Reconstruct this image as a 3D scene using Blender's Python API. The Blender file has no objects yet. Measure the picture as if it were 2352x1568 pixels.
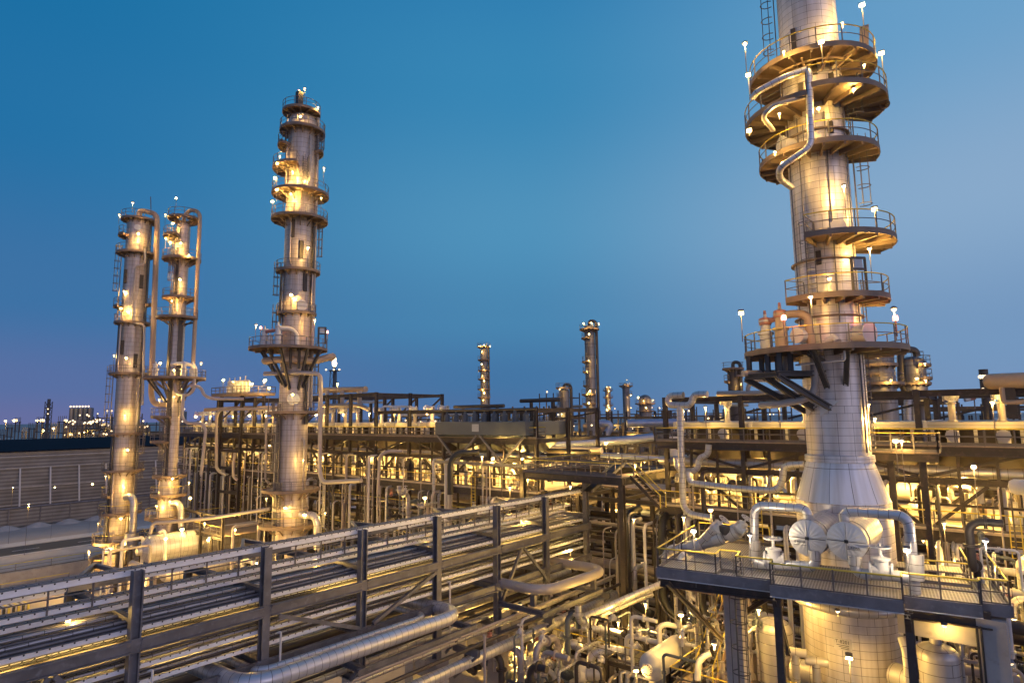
import bpy, math, random
from mathutils import Vector, Matrix
random.seed(7)
pi = math.pi
sc = bpy.context.scene
COL = sc.collection
V = Vector

# ------------------------------------------------------------------ camera
YAW, PITCH, ROLL, F = math.radians(39.6), math.radians(6.95), math.radians(0.62), 1408.0
R = Matrix.Rotation(YAW, 3, 'Z') @ Matrix.Rotation(pi / 2 + PITCH, 3, 'X') @ Matrix.Rotation(-ROLL, 3, 'Z')
CAM = V((0, 0, 23.0))
FWD = V((-math.sin(YAW), math.cos(YAW), 0))
RIGHT = V((math.cos(YAW), math.sin(YAW), 0))
cd = bpy.data.cameras.new("camera")
cd.sensor_width = 36.0
cd.lens = 36.0 * F / 2352.0
cd.clip_start, cd.clip_end = 0.3, 20000
cam = bpy.data.objects.new("camera", cd)
cam.matrix_world = Matrix.Translation(CAM) @ R.to_4x4()
COL.objects.link(cam)
sc.camera = cam

def ray(px, py): return R @ V(((px - 1176) / F, (784 - py) / F, -1.0))
def at_d(px, py, d):
    r = ray(px, py); return CAM + r * (d / r.dot(FWD))
def at_x(px, py, X):
    r = ray(px, py); return CAM + r * ((X - CAM.x) / r.x)
def at_y(px, py, Y):
    r = ray(px, py); return CAM + r * ((Y - CAM.y) / r.y)
def at_z(px, py, Z):
    r = ray(px, py); return CAM + r * ((Z - CAM.z) / r.z)

def scr(p):
    c = R.transposed() @ (V(p) - CAM); return 1176 + F * c.x / -c.z

# ------------------------------------------------------------------ materials
def new_mat(name):
    m = bpy.data.materials.new(name); m.use_nodes = True
    n = m.node_tree.nodes; b = n['Principled BSDF']
    return m, n, m.node_tree.links, b

def pm(name, col, rough=0.6, metal=0.0, var=0.18, scale=1.5, rust=None, bump=0.0, stretch=(1, 1, 1)):
    """weathered surface: two noise octaves tint the colour and the gloss, optional stain colour in patches"""
    m, n, l, b = new_mat(name)
    tc = n.new('ShaderNodeTexCoord'); mp = n.new('ShaderNodeMapping'); mp.inputs['Scale'].default_value = stretch
    l.new(tc.outputs['Object'], mp.inputs['Vector'])
    nz = n.new('ShaderNodeTexNoise'); nz.inputs['Scale'].default_value = scale; nz.inputs['Detail'].default_value = 6
    l.new(mp.outputs[0], nz.inputs['Vector'])
    cr = n.new('ShaderNodeValToRGB')
    cr.color_ramp.elements[0].position, cr.color_ramp.elements[1].position = 0.28, 0.72
    cr.color_ramp.elements[0].color = tuple(c * (1 - var) for c in col) + (1,)
    cr.color_ramp.elements[1].color = tuple(min(1, c * (1 + var)) for c in col) + (1,)
    l.new(nz.outputs['Fac'], cr.inputs[0])
    out = cr.outputs[0]
    if rust:
        n2 = n.new('ShaderNodeTexNoise'); n2.inputs['Scale'].default_value = scale * 3.1; n2.inputs['Detail'].default_value = 8
        l.new(mp.outputs[0], n2.inputs['Vector'])
        r2 = n.new('ShaderNodeValToRGB'); r2.color_ramp.elements[0].position = 0.55; r2.color_ramp.elements[1].position = 0.75
        l.new(n2.outputs['Fac'], r2.inputs[0])
        mx = n.new('ShaderNodeMix'); mx.data_type = 'RGBA'
        l.new(r2.outputs[0], mx.inputs[0]); l.new(out, mx.inputs[6]); mx.inputs[7].default_value = tuple(rust) + (1,)
        out = mx.outputs[2]
    l.new(out, b.inputs['Base Color'])
    mr = n.new('ShaderNodeMapRange'); mr.inputs[3].default_value = max(0.05, rough - 0.12); mr.inputs[4].default_value = min(1, rough + 0.12)
    l.new(nz.outputs['Fac'], mr.inputs[0]); l.new(mr.outputs[0], b.inputs['Roughness'])
    b.inputs['Metallic'].default_value = metal
    if bump:
        bp = n.new('ShaderNodeBump'); bp.inputs['Strength'].default_value = bump; bp.inputs['Distance'].default_value = 0.02
        l.new(nz.outputs['Fac'], bp.inputs['Height']); l.new(bp.outputs[0], b.inputs['Normal'])
    return m

def cladding(name, col, bw=1.0, rh=0.6, mortar=0.014, seam=(0.12, 0.10, 0.08), rough=0.42, metal=0.35, off=0.5, streak=0.16, offq=2):
    """metal cladding sheets on UV metres: dark overlapping seams, sheet-to-sheet tone, dirt streaks"""
    m, n, l, b = new_mat(name)
    tc = n.new('ShaderNodeTexCoord')
    br = n.new('ShaderNodeTexBrick')
    br.inputs['Scale'].default_value = 1.0; br.inputs['Brick Width'].default_value = bw; br.inputs['Row Height'].default_value = rh
    br.inputs['Mortar Size'].default_value = mortar; br.inputs['Mortar Smooth'].default_value = 0.2; br.offset = off; br.offset_frequency = offq
    br.inputs['Color1'].default_value = tuple(c * 0.95 for c in col) + (1,)
    br.inputs['Color2'].default_value = tuple(min(1, c * 1.05) for c in col) + (1,)
    br.inputs['Mortar'].default_value = tuple(seam) + (1,)
    l.new(tc.outputs['UV'], br.inputs['Vector'])
    mp = n.new('ShaderNodeMapping'); mp.inputs['Scale'].default_value = (1.6, 0.12, 1)
    l.new(tc.outputs['UV'], mp.inputs['Vector'])
    nz = n.new('ShaderNodeTexNoise'); nz.inputs['Scale'].default_value = 1.3; nz.inputs['Detail'].default_value = 7
    l.new(mp.outputs[0], nz.inputs['Vector'])
    cr = n.new('ShaderNodeValToRGB'); cr.color_ramp.elements[0].position = 0.3; cr.color_ramp.elements[1].position = 0.6
    cr.color_ramp.elements[0].color = (1 - streak * 1.5, 1 - streak * 1.7, 1 - streak * 2.0, 1); cr.color_ramp.elements[1].color = (1, 1, 1, 1)
    l.new(nz.outputs['Fac'], cr.inputs[0])
    mx = n.new('ShaderNodeMix'); mx.data_type = 'RGBA'; mx.blend_type = 'MULTIPLY'; mx.inputs[0].default_value = 1
    l.new(br.outputs['Color'], mx.inputs[6]); l.new(cr.outputs[0], mx.inputs[7])
    l.new(mx.outputs[2], b.inputs['Base Color'])
    mr = n.new('ShaderNodeMapRange'); mr.inputs[3].default_value = rough + 0.12; mr.inputs[4].default_value = rough - 0.1
    l.new(nz.outputs['Fac'], mr.inputs[0]); l.new(mr.outputs[0], b.inputs['Roughness'])
    b.inputs['Metallic'].default_value = metal
    bp = n.new('ShaderNodeBump'); bp.inputs['Strength'].default_value = 0.5; bp.inputs['Distance'].default_value = 0.02; bp.invert = True
    l.new(br.outputs['Fac'], bp.inputs['Height']); l.new(bp.outputs[0], b.inputs['Normal'])
    return m

def emis(name, col, s):
    m, n, l, b = new_mat(name)
    b.inputs['Base Color'].default_value = (0.8, 0.8, 0.8, 1)
    b.inputs['Emission Color'].default_value = tuple(col) + (1,); b.inputs['Emission Strength'].default_value = s
    m.cycles.emission_sampling = 'NONE'
    return m

def bolted(name, col, pitch=0.42, r=0.035):
    """pale galvanised flange with a row of dark bolt holes along local Y"""
    m = pm(name, col, 0.5, 0.2, 0.1, 2.0); n = m.node_tree.nodes; l = m.node_tree.links; b = n['Principled BSDF']
    src = b.inputs['Base Color'].links[0].from_socket
    tc = n.new('ShaderNodeTexCoord'); sp = n.new('ShaderNodeSeparateXYZ'); l.new(tc.outputs['Object'], sp.inputs[0])
    def mt(op, a, c=None):
        k = n.new('ShaderNodeMath'); k.operation = op
        for i, x in enumerate((a, c)):
            if x is None: continue
            if isinstance(x, (int, float)): k.inputs[i].default_value = x
            else: l.new(x, k.inputs[i])
        return k.outputs[0]
    fy = mt('MULTIPLY', mt('SUBTRACT', mt('FRACT', mt('DIVIDE', sp.outputs['Y'], pitch)), 0.5), pitch)
    d2 = mt('ADD', mt('MULTIPLY', fy, fy), mt('MULTIPLY', sp.outputs['Z'], sp.outputs['Z']))
    dot = mt('LESS_THAN', d2, r * r)
    mx = n.new('ShaderNodeMix'); mx.data_type = 'RGBA'; l.new(dot, mx.inputs[0]); l.new(src, mx.inputs[6]); mx.inputs[7].default_value = (0.03, 0.03, 0.035, 1)
    l.new(mx.outputs[2], b.inputs['Base Color'])
    return m

def stripes(name, c1, c2, period, axis='Z', rough=0.6, metal=0.2, duty=0.5, bump=0.6):
    """ribbed sheet: real relief through bump, slight tone change between rib and trough"""
    m, n, l, b = new_mat(name)
    tc = n.new('ShaderNodeTexCoord'); sp = n.new('ShaderNodeSeparateXYZ'); l.new(tc.outputs['Object'], sp.inputs[0])
    d = n.new('ShaderNodeMath'); d.operation = 'DIVIDE'; l.new(sp.outputs[axis], d.inputs[0]); d.inputs[1].default_value = period
    f = n.new('ShaderNodeMath'); f.operation = 'FRACT'; l.new(d.outputs[0], f.inputs[0])
    cr = n.new('ShaderNodeValToRGB'); e = cr.color_ramp.elements
    e[0].position = duty - 0.12; e[1].position = duty + 0.05
    e[0].color = tuple(c1) + (1,); e[1].color = tuple(c2) + (1,)
    l.new(f.outputs[0], cr.inputs[0])
    nz = n.new('ShaderNodeTexNoise'); nz.inputs['Scale'].default_value = 0.35; nz.inputs['Detail'].default_value = 6; l.new(tc.outputs['Object'], nz.inputs['Vector'])
    c2r = n.new('ShaderNodeValToRGB'); c2r.color_ramp.elements[0].position = .3; c2r.color_ramp.elements[1].position = .65; c2r.color_ramp.elements[0].color = (.75, .73, .7, 1)
    l.new(nz.outputs['Fac'], c2r.inputs[0])
    mx = n.new('ShaderNodeMix'); mx.data_type = 'RGBA'; mx.blend_type = 'MULTIPLY'; mx.inputs[0].default_value = 1
    l.new(cr.outputs[0], mx.inputs[6]); l.new(c2r.outputs[0], mx.inputs[7]); l.new(mx.outputs[2], b.inputs['Base Color'])
    b.inputs['Roughness'].default_value = rough; b.inputs['Metallic'].default_value = metal
    bp = n.new('ShaderNodeBump'); bp.inputs['Strength'].default_value = bump; bp.inputs['Distance'].default_value = 0.05
    l.new(cr.outputs[0], bp.inputs['Height']); l.new(bp.outputs[0], b.inputs['Normal'])
    return m

def checker_grate(name, col, p1=0.25):
    """bar grating seen from above: bearing bars along X, the dark of the gaps painted into the colour"""
    m, n, l, b = new_mat(name)
    tc = n.new('ShaderNodeTexCoord'); sp = n.new('ShaderNodeSeparateXYZ'); l.new(tc.outputs['Object'], sp.inputs[0])
    def fr(o, p, duty):
        d = n.new('ShaderNodeMath'); d.operation = 'DIVIDE'; l.new(o, d.inputs[0]); d.inputs[1].default_value = p
        f = n.new('ShaderNodeMath'); f.operation = 'FRACT'; l.new(d.outputs[0], f.inputs[0])
        g = n.new('ShaderNodeMath'); g.operation = 'LESS_THAN'; l.new(f.outputs[0], g.inputs[0]); g.inputs[1].default_value = duty
        return g.outputs[0]
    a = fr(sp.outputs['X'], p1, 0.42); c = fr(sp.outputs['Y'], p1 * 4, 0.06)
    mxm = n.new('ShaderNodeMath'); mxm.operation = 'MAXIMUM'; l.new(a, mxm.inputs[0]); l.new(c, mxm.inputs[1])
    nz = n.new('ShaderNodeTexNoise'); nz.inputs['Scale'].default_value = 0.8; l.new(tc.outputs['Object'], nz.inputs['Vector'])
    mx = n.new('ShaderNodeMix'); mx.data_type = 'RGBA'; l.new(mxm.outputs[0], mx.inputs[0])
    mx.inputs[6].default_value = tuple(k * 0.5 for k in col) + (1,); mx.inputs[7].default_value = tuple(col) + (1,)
    l.new(mx.outputs[2], b.inputs['Base Color']); b.inputs['Roughness'].default_value = 0.6; b.inputs['Metallic'].default_value = 0.3
    bp = n.new('ShaderNodeBump'); bp.inputs['Strength'].default_value = 0.4; bp.inputs['Distance'].default_value = 0.02
    l.new(mxm.outputs[0], bp.inputs['Height']); l.new(bp.outputs[0], b.inputs['Normal'])
    return m

M = {}
M['steel'] = pm('weathered_steel', (0.058, 0.047, 0.041), 0.62, 0.25, 0.25, 0.9, rust=(0.11, 0.08, 0.065))
M['galv'] = pm('galvanised_steel', (0.15, 0.145, 0.155), 0.5, 0.4, 0.28, 1.1, rust=(0.22, 0.22, 0.245))
M['pale'] = bolted('bolted_flange', (0.78, 0.78, 0.80))
M['dark'] = pm('dark_steel', (0.075, 0.068, 0.066), 0.6, 0.2, 0.25, 1.0)
M['deck'] = pm('deck_plate', (0.23, 0.165, 0.115), 0.65, 0.2, 0.25, 1.0)
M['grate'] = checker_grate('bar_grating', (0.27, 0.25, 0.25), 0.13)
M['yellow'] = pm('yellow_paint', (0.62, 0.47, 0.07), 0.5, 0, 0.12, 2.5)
M['rail'] = pm('rail_steel', (0.15, 0.135, 0.13), 0.55, 0.3, 0.2, 2.0)
M['shell'] = cladding('tower_cladding', (0.70, 0.65, 0.62), 0.82, 0.41, 0.010, off=0.5, offq=7, streak=0.2)
M['shellbig'] = cladding('cone_cladding', (0.70, 0.68, 0.68), 1.25, 2.0, 0.016, off=0.0)
M['shellfar'] = cladding('tower_cladding_thin_seam', (0.52, 0.44, 0.37), 0.95, 0.62, 0.02, offq=5, streak=0.2, seam=(0.24, 0.2, 0.17))
M['vessel'] = cladding('vessel_cladding', (0.60, 0.57, 0.53), 2.6, 0.55, 0.014)
M['pipe'] = cladding('pipe_lagging', (0.48, 0.46, 0.45), 60, 0.75, 0.016, rough=0.34, metal=0.55, streak=0.08)
M['pipefine'] = cladding('pipe_lagging_fine', (0.60, 0.585, 0.58), 60, 0.42, 0.012, rough=0.34, metal=0.55, streak=0.08)
M['paintpipe'] = pm('painted_pipe', (0.38, 0.33, 0.29), 0.42, 0.15, 0.10, 0.8)
M['darkpipe'] = pm('dark_pipe', (0.065, 0.053, 0.045), 0.5, 0.25, 0.25, 0.8)
M['bluepipe'] = pm('blue_grey_pipe', (0.30, 0.33, 0.42), 0.35, 0.4, 0.12, 0.5)
M['white'] = pm('white_paint', (0.58, 0.55, 0.51), 0.4, 0.0, 0.08, 1.5)
M['tan'] = pm('tan_paint', (0.40, 0.29, 0.19), 0.5, 0.0, 0.1, 0.8)
M['conc'] = pm('concrete', (0.36, 0.33, 0.30), 0.85, 0, 0.16, 0.9, rust=(0.29, 0.26, 0.23), bump=0.2)
M['paving'] = pm('paving', (0.40, 0.34, 0.28), 0.9, 0, 0.14, 0.25, rust=(0.33, 0.28, 0.23))
M['sand'] = pm('sand', (0.36, 0.31, 0.27), 0.95, 0, 0.14, 0.08, rust=(0.42, 0.37, 0.32), bump=0.3)
M['bank'] = pm('sandbank', (0.42, 0.37, 0.33), 0.95, 0, 0.12, 0.6, bump=0.4)
M['asphalt'] = pm('asphalt', (0.06, 0.056, 0.055), 0.85, 0, 0.15, 0.6)
M['line'] = pm('road_paint', (0.7, 0.7, 0.68), 0.7, 0, 0.1, 2)
M['kerb'] = pm('kerb_stone', (0.52, 0.48, 0.44), 0.85, 0, 0.1, 1)
M['red'] = pm('red_primer', (0.42, 0.18, 0.13), 0.5, 0, 0.15, 2)
M['girder'] = pm('deck_girder_paint', (0.19, 0.17, 0.165), 0.55, 0.2, 0.25, 1.3, rust=(0.26, 0.24, 0.235))
M['black'] = pm('black_paint', (0.02, 0.02, 0.02), 0.5, 0, 0.1, 2)
M['bluegrey'] = pm('blue_grey_paint', (0.10, 0.115, 0.13), 0.5, 0.2, 0.12, 0.8)
M['finbox'] = stripes('ribbed_cream_sheet', (0.47, 0.44, 0.37), (0.60, 0.57, 0.50), 0.22, 'Z', 0.6, 0.1)  # cream sheet, ribs a step paler than the troughs
M['wallsheet'] = stripes('ribbed_wall_sheet', (0.15, 0.14, 0.135), (0.25, 0.235, 0.225), 0.8, 'Z', 0.55, 0.25, bump=0.9)
M['roof'] = stripes('navy_roof_sheet', (0.010, 0.011, 0.016), (0.016, 0.018, 0.026), 1.2, 'Y', 0.95, 0.0)
M['roof'].node_tree.nodes['Principled BSDF'].inputs['Specular IOR Level'].default_value = 0.08
M['lens'] = emis('lamp_lens', (1.0, 0.74, 0.36), 2.3)
M['lenswhite'] = emis('lamp_lens_white', (1.0, 0.9, 0.72), 3)
M['lensred'] = emis('beacon_lens_red', (1.0, 0.25, 0.18), 4)
M['flame'] = emis('flame', (1.0, 0.74, 0.42), 4)
M['fardot'] = emis('distant_lamp_lens', (1.0, 0.68, 0.34), 2.2)
M['ink'] = pm('black_lettering', (0.03, 0.03, 0.03), 0.6, 0, 0.05, 2)
M['glass'] = pm('dull_sign_sheet', (0.42, 0.44, 0.44), 0.35, 0.1, 0.05, 1)

# ------------------------------------------------------------------ mesh builder
class MB:
    def __init__(s): s.v, s.f, s.uv, s.X = [], [], [], None
    def add(s, vs, fs, uvs=None):
        b = len(s.v)
        if s.X is not None: vs = [s.X @ V(p) for p in vs]
        s.v += [tuple(p) for p in vs]; s.f += [tuple(i + b for i in f) for f in fs]
        s.uv += uvs if uvs else [(0.0, 0.0)] * len(vs)
        return s
    def box(s, c, d, rz=0.0):
        x, y, z = d[0] / 2, d[1] / 2, d[2] / 2; co, si = math.cos(rz), math.sin(rz)
        vs = []
        for k in (-z, z):
            for (i, j) in ((-x, -y), (x, -y), (x, y), (-x, y)):
                vs.append((c[0] + i * co - j * si, c[1] + i * si + j * co, c[2] + k))
        return s.add(vs, [(3, 2, 1, 0), (4, 5, 6, 7), (0, 1, 5, 4), (1, 2, 6, 5), (2, 3, 7, 6), (3, 0, 4, 7)])
    def b2(s, x0, x1, y0, y1, z0, z1):
        return s.box(((x0 + x1) / 2, (y0 + y1) / 2, (z0 + z1) / 2), (abs(x1 - x0), abs(y1 - y0), abs(z1 - z0)))
    def prism(s, p, q, prof, up=(0, 0, 1)):
        p, q = V(p), V(q); d = (q - p).normalized(); up = V(up)
        if abs(d.dot(up)) > 0.98: up = V((0, 1, 0)) if abs(d.y) < 0.9 else V((1, 0, 0))
        a = d.cross(up).normalized(); u = a.cross(d); n = len(prof)
        vs = [p + a * x + u * y for x, y in prof] + [q + a * x + u * y for x, y in prof]
        fs = [tuple(range(n - 1, -1, -1)), tuple(range(n, 2 * n))] + [(i, (i + 1) % n, n + (i + 1) % n, n + i) for i in range(n)]
        return s.add(vs, fs)
    def bar(s, p, q, w, h=None, up=(0, 0, 1)):
        h = h or w
        return s.prism(p, q, [(-w / 2, -h / 2), (w / 2, -h / 2), (w / 2, h / 2), (-w / 2, h / 2)], up)
    def ib(s, p, q, h=0.4, w=0.3, t=0.03, up=(0, 0, 1)):
        a, b, e = w / 2, h / 2, t / 2; k = h / 2 - t * 1.4
        return s.prism(p, q, [(-a, -b), (a, -b), (a, -k), (e, -k), (e, k), (a, k), (a, b), (-a, b), (-a, k), (-e, k), (-e, -k), (-a, -k)], up)
    def tube(s, pts, r, n=10, fil=0.0, cap=True, seg=5):
        P = [V(p) for p in pts]
        if fil and len(P) > 2:
            Q = [P[0]]
            for i in range(1, len(P) - 1):
                a, b, c = P[i - 1], P[i], P[i + 1]; d1 = (a - b); d2 = (c - b)
                f = min(fil, d1.length * 0.49, d2.length * 0.49)
                d1.normalize(); d2.normalize(); ang = d1.angle(d2)
                if ang > pi - 0.05: Q.append(b); continue
                t = f; rad = t * math.tan(ang / 2); bis = (d1 + d2).normalized(); cen = b + bis * (t / math.cos(ang / 2))
                s0 = (b + d1 * t) - cen; s1 = (b + d2 * t) - cen; tot = s0.angle(s1)
                for k in range(seg + 1):
                    u = k / seg; Q.append(cen + (s0 * math.sin((1 - u) * tot) + s1 * math.sin(u * tot)) / math.sin(tot))
            Q.append(P[-1]); P = Q
        m = len(P); d = (P[1] - P[0]).normalized()
        a = d.orthogonal().normalized(); vs, uv, L = [], [], 0.0
        for i in range(m):
            if i == 0: t = d
            elif i == m - 1: t = (P[-1] - P[-2]).normalized()
            else: t = ((P[i] - P[i - 1]).normalized() + (P[i + 1] - P[i]).normalized()).normalized()
            a = (a - t * a.dot(t)).normalized(); b = t.cross(a)
            if i: L += (P[i] - P[i - 1]).length
            for k in range(n + 1):
                w = 2 * pi * k / n; vs.append(P[i] + (a * math.cos(w) + b * math.sin(w)) * r); uv.append((w * r, L))
        fs = [(i * (n + 1) + k, i * (n + 1) + k + 1, (i + 1) * (n + 1) + k + 1, (i + 1) * (n + 1) + k) for i in range(m - 1) for k in range(n)]
        if cap: fs += [tuple(range(n - 1, -1, -1)), tuple((m - 1) * (n + 1) + k for k in range(n))]
        return s.add(vs, fs, uv)
    def lathe(s, c, prof, n=32, a0=0.0, a1=2 * pi, axis=None, close=False):
        """surface of revolution of (radius, height) about +Z at c, or about an axis vector"""
        vs, uv = [], []; rm = max(p[0] for p in prof); H = 0.0; hs = []
        for i, p in enumerate(prof):
            if i: H += math.hypot(p[0] - prof[i - 1][0], p[1] - prof[i - 1][1])
            hs.append(H)
        Q = V((0, 0, 1)).rotation_difference(V(axis)).to_matrix() if axis is not None else None
        z0 = c[2] + prof[0][1] if axis is None else 0
        for j in range(n + 1):
            w = a0 + (a1 - a0) * j / n
            for i, (r, z) in enumerate(prof):
                o = V((r * math.cos(w), r * math.sin(w), z))
                if Q is not None: o = Q @ o
                vs.append((c[0] + o.x, c[1] + o.y, c[2] + o.z)); uv.append((w * rm, z0 + hs[i]))
        k = len(prof)
        fs = [(j * k + i, (j + 1) * k + i, (j + 1) * k + i + 1, j * k + i + 1) for j in range(n) for i in range(k - 1)]
        if close: fs += [(j * k + k - 1, (j + 1) * k + k - 1, (j + 1) * k, j * k) for j in range(n)]
        return s.add(vs, fs, uv)
    def build(s, name, mat, parent=None, origin=None):
        me = bpy.data.meshes.new(name)
        if origin is None: origin = ORG.get(parent.name, V()) if parent else V()
        o3 = V(origin)
        me.from_pydata([(V(p) - o3)[:] for p in s.v], [], s.f)
        uvl = me.uv_layers.new(name='UVMap')
        li = [0] * len(me.loops); me.loops.foreach_get('vertex_index', li)
        flat = []
        for i in li: flat += s.uv[i]
        uvl.data.foreach_set('uv', flat)
        me.polygons.foreach_set('use_smooth', [True] * len(me.polygons))
        me.set_sharp_from_angle(angle=math.radians(38))
        me.materials.append(mat if not isinstance(mat, str) else M[mat])
        ob = bpy.data.objects.new(name, me); COL.objects.link(ob)
        if parent:
            ob.parent = parent; ORG[ob.name] = o3
        else: ob.location = o3
        return ob
ORG = {}

def setp(o, label, cat, group=None, kind=None):
    if label: o['label'] = label
    if cat: o['category'] = cat
    if group: o['group'] = group
    if kind: o['kind'] = kind
    return o
def thing(name, label, cat, loc, group=None):
    o = bpy.data.objects.new(name, None); o.empty_display_size = 0.3; COL.objects.link(o); o.location = loc
    ORG[o.name] = V(loc); return setp(o, label, cat, group)
def single(name, mb, mat, label, cat, loc=None, group=None, kind=None):
    if loc is None:
        z = min(p[2] for p in mb.v); n = len(mb.v)
        loc = (sum(p[0] for p in mb.v) / n, sum(p[1] for p in mb.v) / n, z)
    return setp(mb.build(name, mat, None, loc), label, cat, group, kind)
def copy_tree(o, loc, label=None, group=None):
    c = o.copy(); COL.objects.link(c); c.location = loc
    if label: c['label'] = label
    if group: c['group'] = group
    def rec(a, b):
        for ch in list(a.children):
            k = ch.copy(); COL.objects.link(k); k.parent = b; rec(ch, k)
    rec(o, c); return c
OW = ['first', 'second', 'third', 'fourth', 'fifth', 'sixth', 'seventh', 'eighth', 'ninth', 'tenth', 'eleventh', 'twelfth', 'thirteenth', 'fourteenth',
      'fifteenth', 'sixteenth', 'seventeenth', 'eighteenth', 'nineteenth', 'twentieth', 'twenty-first', 'twenty-second', 'twenty-third', 'twenty-fourth', 'twenty-fifth',
      'twenty-sixth', 'twenty-seventh', 'twenty-eighth', 'twenty-ninth', 'thirtieth', 'thirty-first', 'thirty-second', 'thirty-third', 'thirty-fourth', 'thirty-fifth', 'thirty-sixth', 'thirty-seventh', 'thirty-eighth', 'thirty-ninth', 'fortieth']
def nth(i): return OW[i] if i < len(OW) else 'number %d' % (i + 1)

def text_part(txt, size, loc, facing, parent, name='lettering', mat='ink', depth=0.004, up=(0, 0, 1)):
    cu = bpy.data.curves.new(name, 'FONT'); cu.body = txt; cu.size = size; cu.align_x = 'CENTER'; cu.align_y = 'CENTER'; cu.extrude = depth
    to = bpy.data.objects.new('tmp', cu); COL.objects.link(to)
    bpy.context.view_layer.update()
    me = bpy.data.meshes.new_from_object(to.evaluated_get(bpy.context.evaluated_depsgraph_get()))
    bpy.data.objects.remove(to)
    z = V(facing).normalized(); x = V(up).cross(z).normalized(); y = z.cross(x)
    me.transform(Matrix.Translation(V(loc) - ORG[parent.name]) @ Matrix((x, y, z)).transposed().to_4x4())
    me.materials.clear(); me.materials.append(M[mat])
    o = bpy.data.objects.new(name, me); COL.objects.link(o); o.parent = parent; ORG[o.name] = ORG[parent.name]
    return o

# ------------------------------------------------------------------ lamps
LIGHTS = {}
def add_light(loc, power, col=(1.0, 0.60, 0.14), r=0.12, parent=None, name='lamp_light'):
    key = (round(power, 1), col, r)
    if key not in LIGHTS:
        ld = bpy.data.lights.new(name, 'POINT'); ld.energy = power; ld.color = col; ld.shadow_soft_size = r; LIGHTS[key] = ld
    o = bpy.data.objects.new(name, LIGHTS[key]); COL.objects.link(o)
    if parent: o.parent = parent; o.location = V(loc) - ORG[parent.name]
    else: o.location = loc
    return o
def strip_light(loc, length, power, parent):
    if not power: return
    key = ('strip', length, power)
    if key not in LIGHTS:
        ld = bpy.data.lights.new('strip_lamp_light', 'AREA'); ld.shape = 'RECTANGLE'; ld.size = 0.1; ld.size_y = length; ld.energy = power; ld.color = WARM; LIGHTS[key] = ld
    o = bpy.data.objects.new('strip_lamp_light', LIGHTS[key]); COL.objects.link(o); o.parent = parent; o.location = V(loc) - ORG[parent.name]
WARM = (1.0, 0.60, 0.14); WHITE = (1.0, 0.78, 0.5); RED = (1.0, 0.12, 0.06)
GAIN = 2.6
NFL = 0
def floodlight(head, pole, label, power=90, col=WARM, group=None, s=1.0, white=False, out=None):
    """pole with a dished cap over a glowing bowl; the light hangs just below the bowl"""
    s *= 0.64; h = V(head); base = h - V((0, 0, pole))
    t = thing('floodlight', label, 'floodlight', base, group)
    if pole > 0.25:
        MB().tube([base, h + V((0, 0, 0.02))], 0.045 * s, 6).build('pole', 'rail', t)
    d = (CAM - h); d.z = 0; d.normalize()
    c = h + d * 0.18 * s if out is None else h + V(out)
    global NFL
    NFL += 1
    if NFL % 5 in (1, 3) and out is None:
        ax = (d * 0.75 - V((0, 0, 0.66))).normalized(); q = lambda a, e: [(-a, -e), (a, -e), (a, e), (-a, e)]
        MB().prism(c - ax * .22 * s, c + ax * .1 * s, q(.25 * s, .2 * s)).prism(c - ax * .3 * s, c - ax * .22 * s, q(.14 * s, .12 * s)).build('lamp_housing', 'galv', t)
        MB().prism(c + ax * .101 * s, c + ax * .15 * s, q(.22 * s, .17 * s)).build('lens', 'lenswhite' if white else 'lens', t)
        if power: add_light(c + ax * 0.3 * s, power * GAIN, col, 0.06, t)
        return t
    MB().lathe(c, [(0.02 * s, 0.26 * s), (0.12 * s, 0.25 * s), (0.24 * s, 0.14 * s), (0.29 * s, 0.03 * s), (0.27 * s, 0.02 * s), (0.0, 0.05 * s)], 12).build('lamp_cap', 'galv', t)
    MB().lathe(c, [(0.22 * s, 0.02 * s), (0.22 * s, -0.05 * s), (0.16 * s, -0.13 * s), (0.07 * s, -0.17 * s), (0.0, -0.175 * s)], 12).build('lens', 'lenswhite' if white else 'lens', t)
    if power: add_light(c - V((0, 0, 0.36 * s)), power * GAIN, col, 0.06, t)
    return t
# ------------------------------------------------------------------ sky and light
w = bpy.data.worlds.new("World"); sc.world = w; w.use_nodes = True
n, l = w.node_tree.nodes, w.node_tree.links
bg = n['Background']
tc = n.new('ShaderNodeTexCoord')
def dotn(vec):
    k = n.new('ShaderNodeVectorMath'); k.operation = 'DOT_PRODUCT'; l.new(tc.outputs['Generated'], k.inputs[0]); k.inputs[1].default_value = tuple(vec); return k.outputs['Value']
def ramp(src, stops, a=0.0, b=1.0):
    mr = n.new('ShaderNodeMapRange'); l.new(src, mr.inputs[0]); mr.inputs[1].default_value = a; mr.inputs[2].default_value = b
    cr = n.new('ShaderNodeValToRGB'); cr.color_ramp.interpolation = 'EASE'
    while len(cr.color_ramp.elements) < len(stops): cr.color_ramp.elements.new(0.5)
    for e, (p, c) in zip(cr.color_ramp.elements, stops): e.position = p; e.color = tuple(c) + (1,)
    l.new(mr.outputs[0], cr.inputs[0]); return cr.outputs[0]
def srgb(r, g, b):
    f = lambda c: (c / 12.92 if c <= 0.04045 else ((c + 0.055) / 1.055) ** 2.4)
    return (f(r / 255), f(g / 255), f(b / 255))
up = dotn((0, 0, 1))
left = ramp(up, [(0.0, srgb(104, 112, 162)), (0.05, srgb(90, 114, 166)), (0.16, srgb(62, 116, 168)), (0.38, srgb(32, 114, 168)), (0.62, srgb(4, 108, 162)), (1.0, srgb(0, 88, 140))])
mid = ramp(up, [(0.0, srgb(78, 114, 162)), (0.06, srgb(70, 120, 168)), (0.16, srgb(74, 136, 180)), (0.30, srgb(80, 148, 190)), (0.5, srgb(56, 136, 184)), (0.75, srgb(24, 112, 172)), (1.0, srgb(8, 96, 160))])
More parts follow.
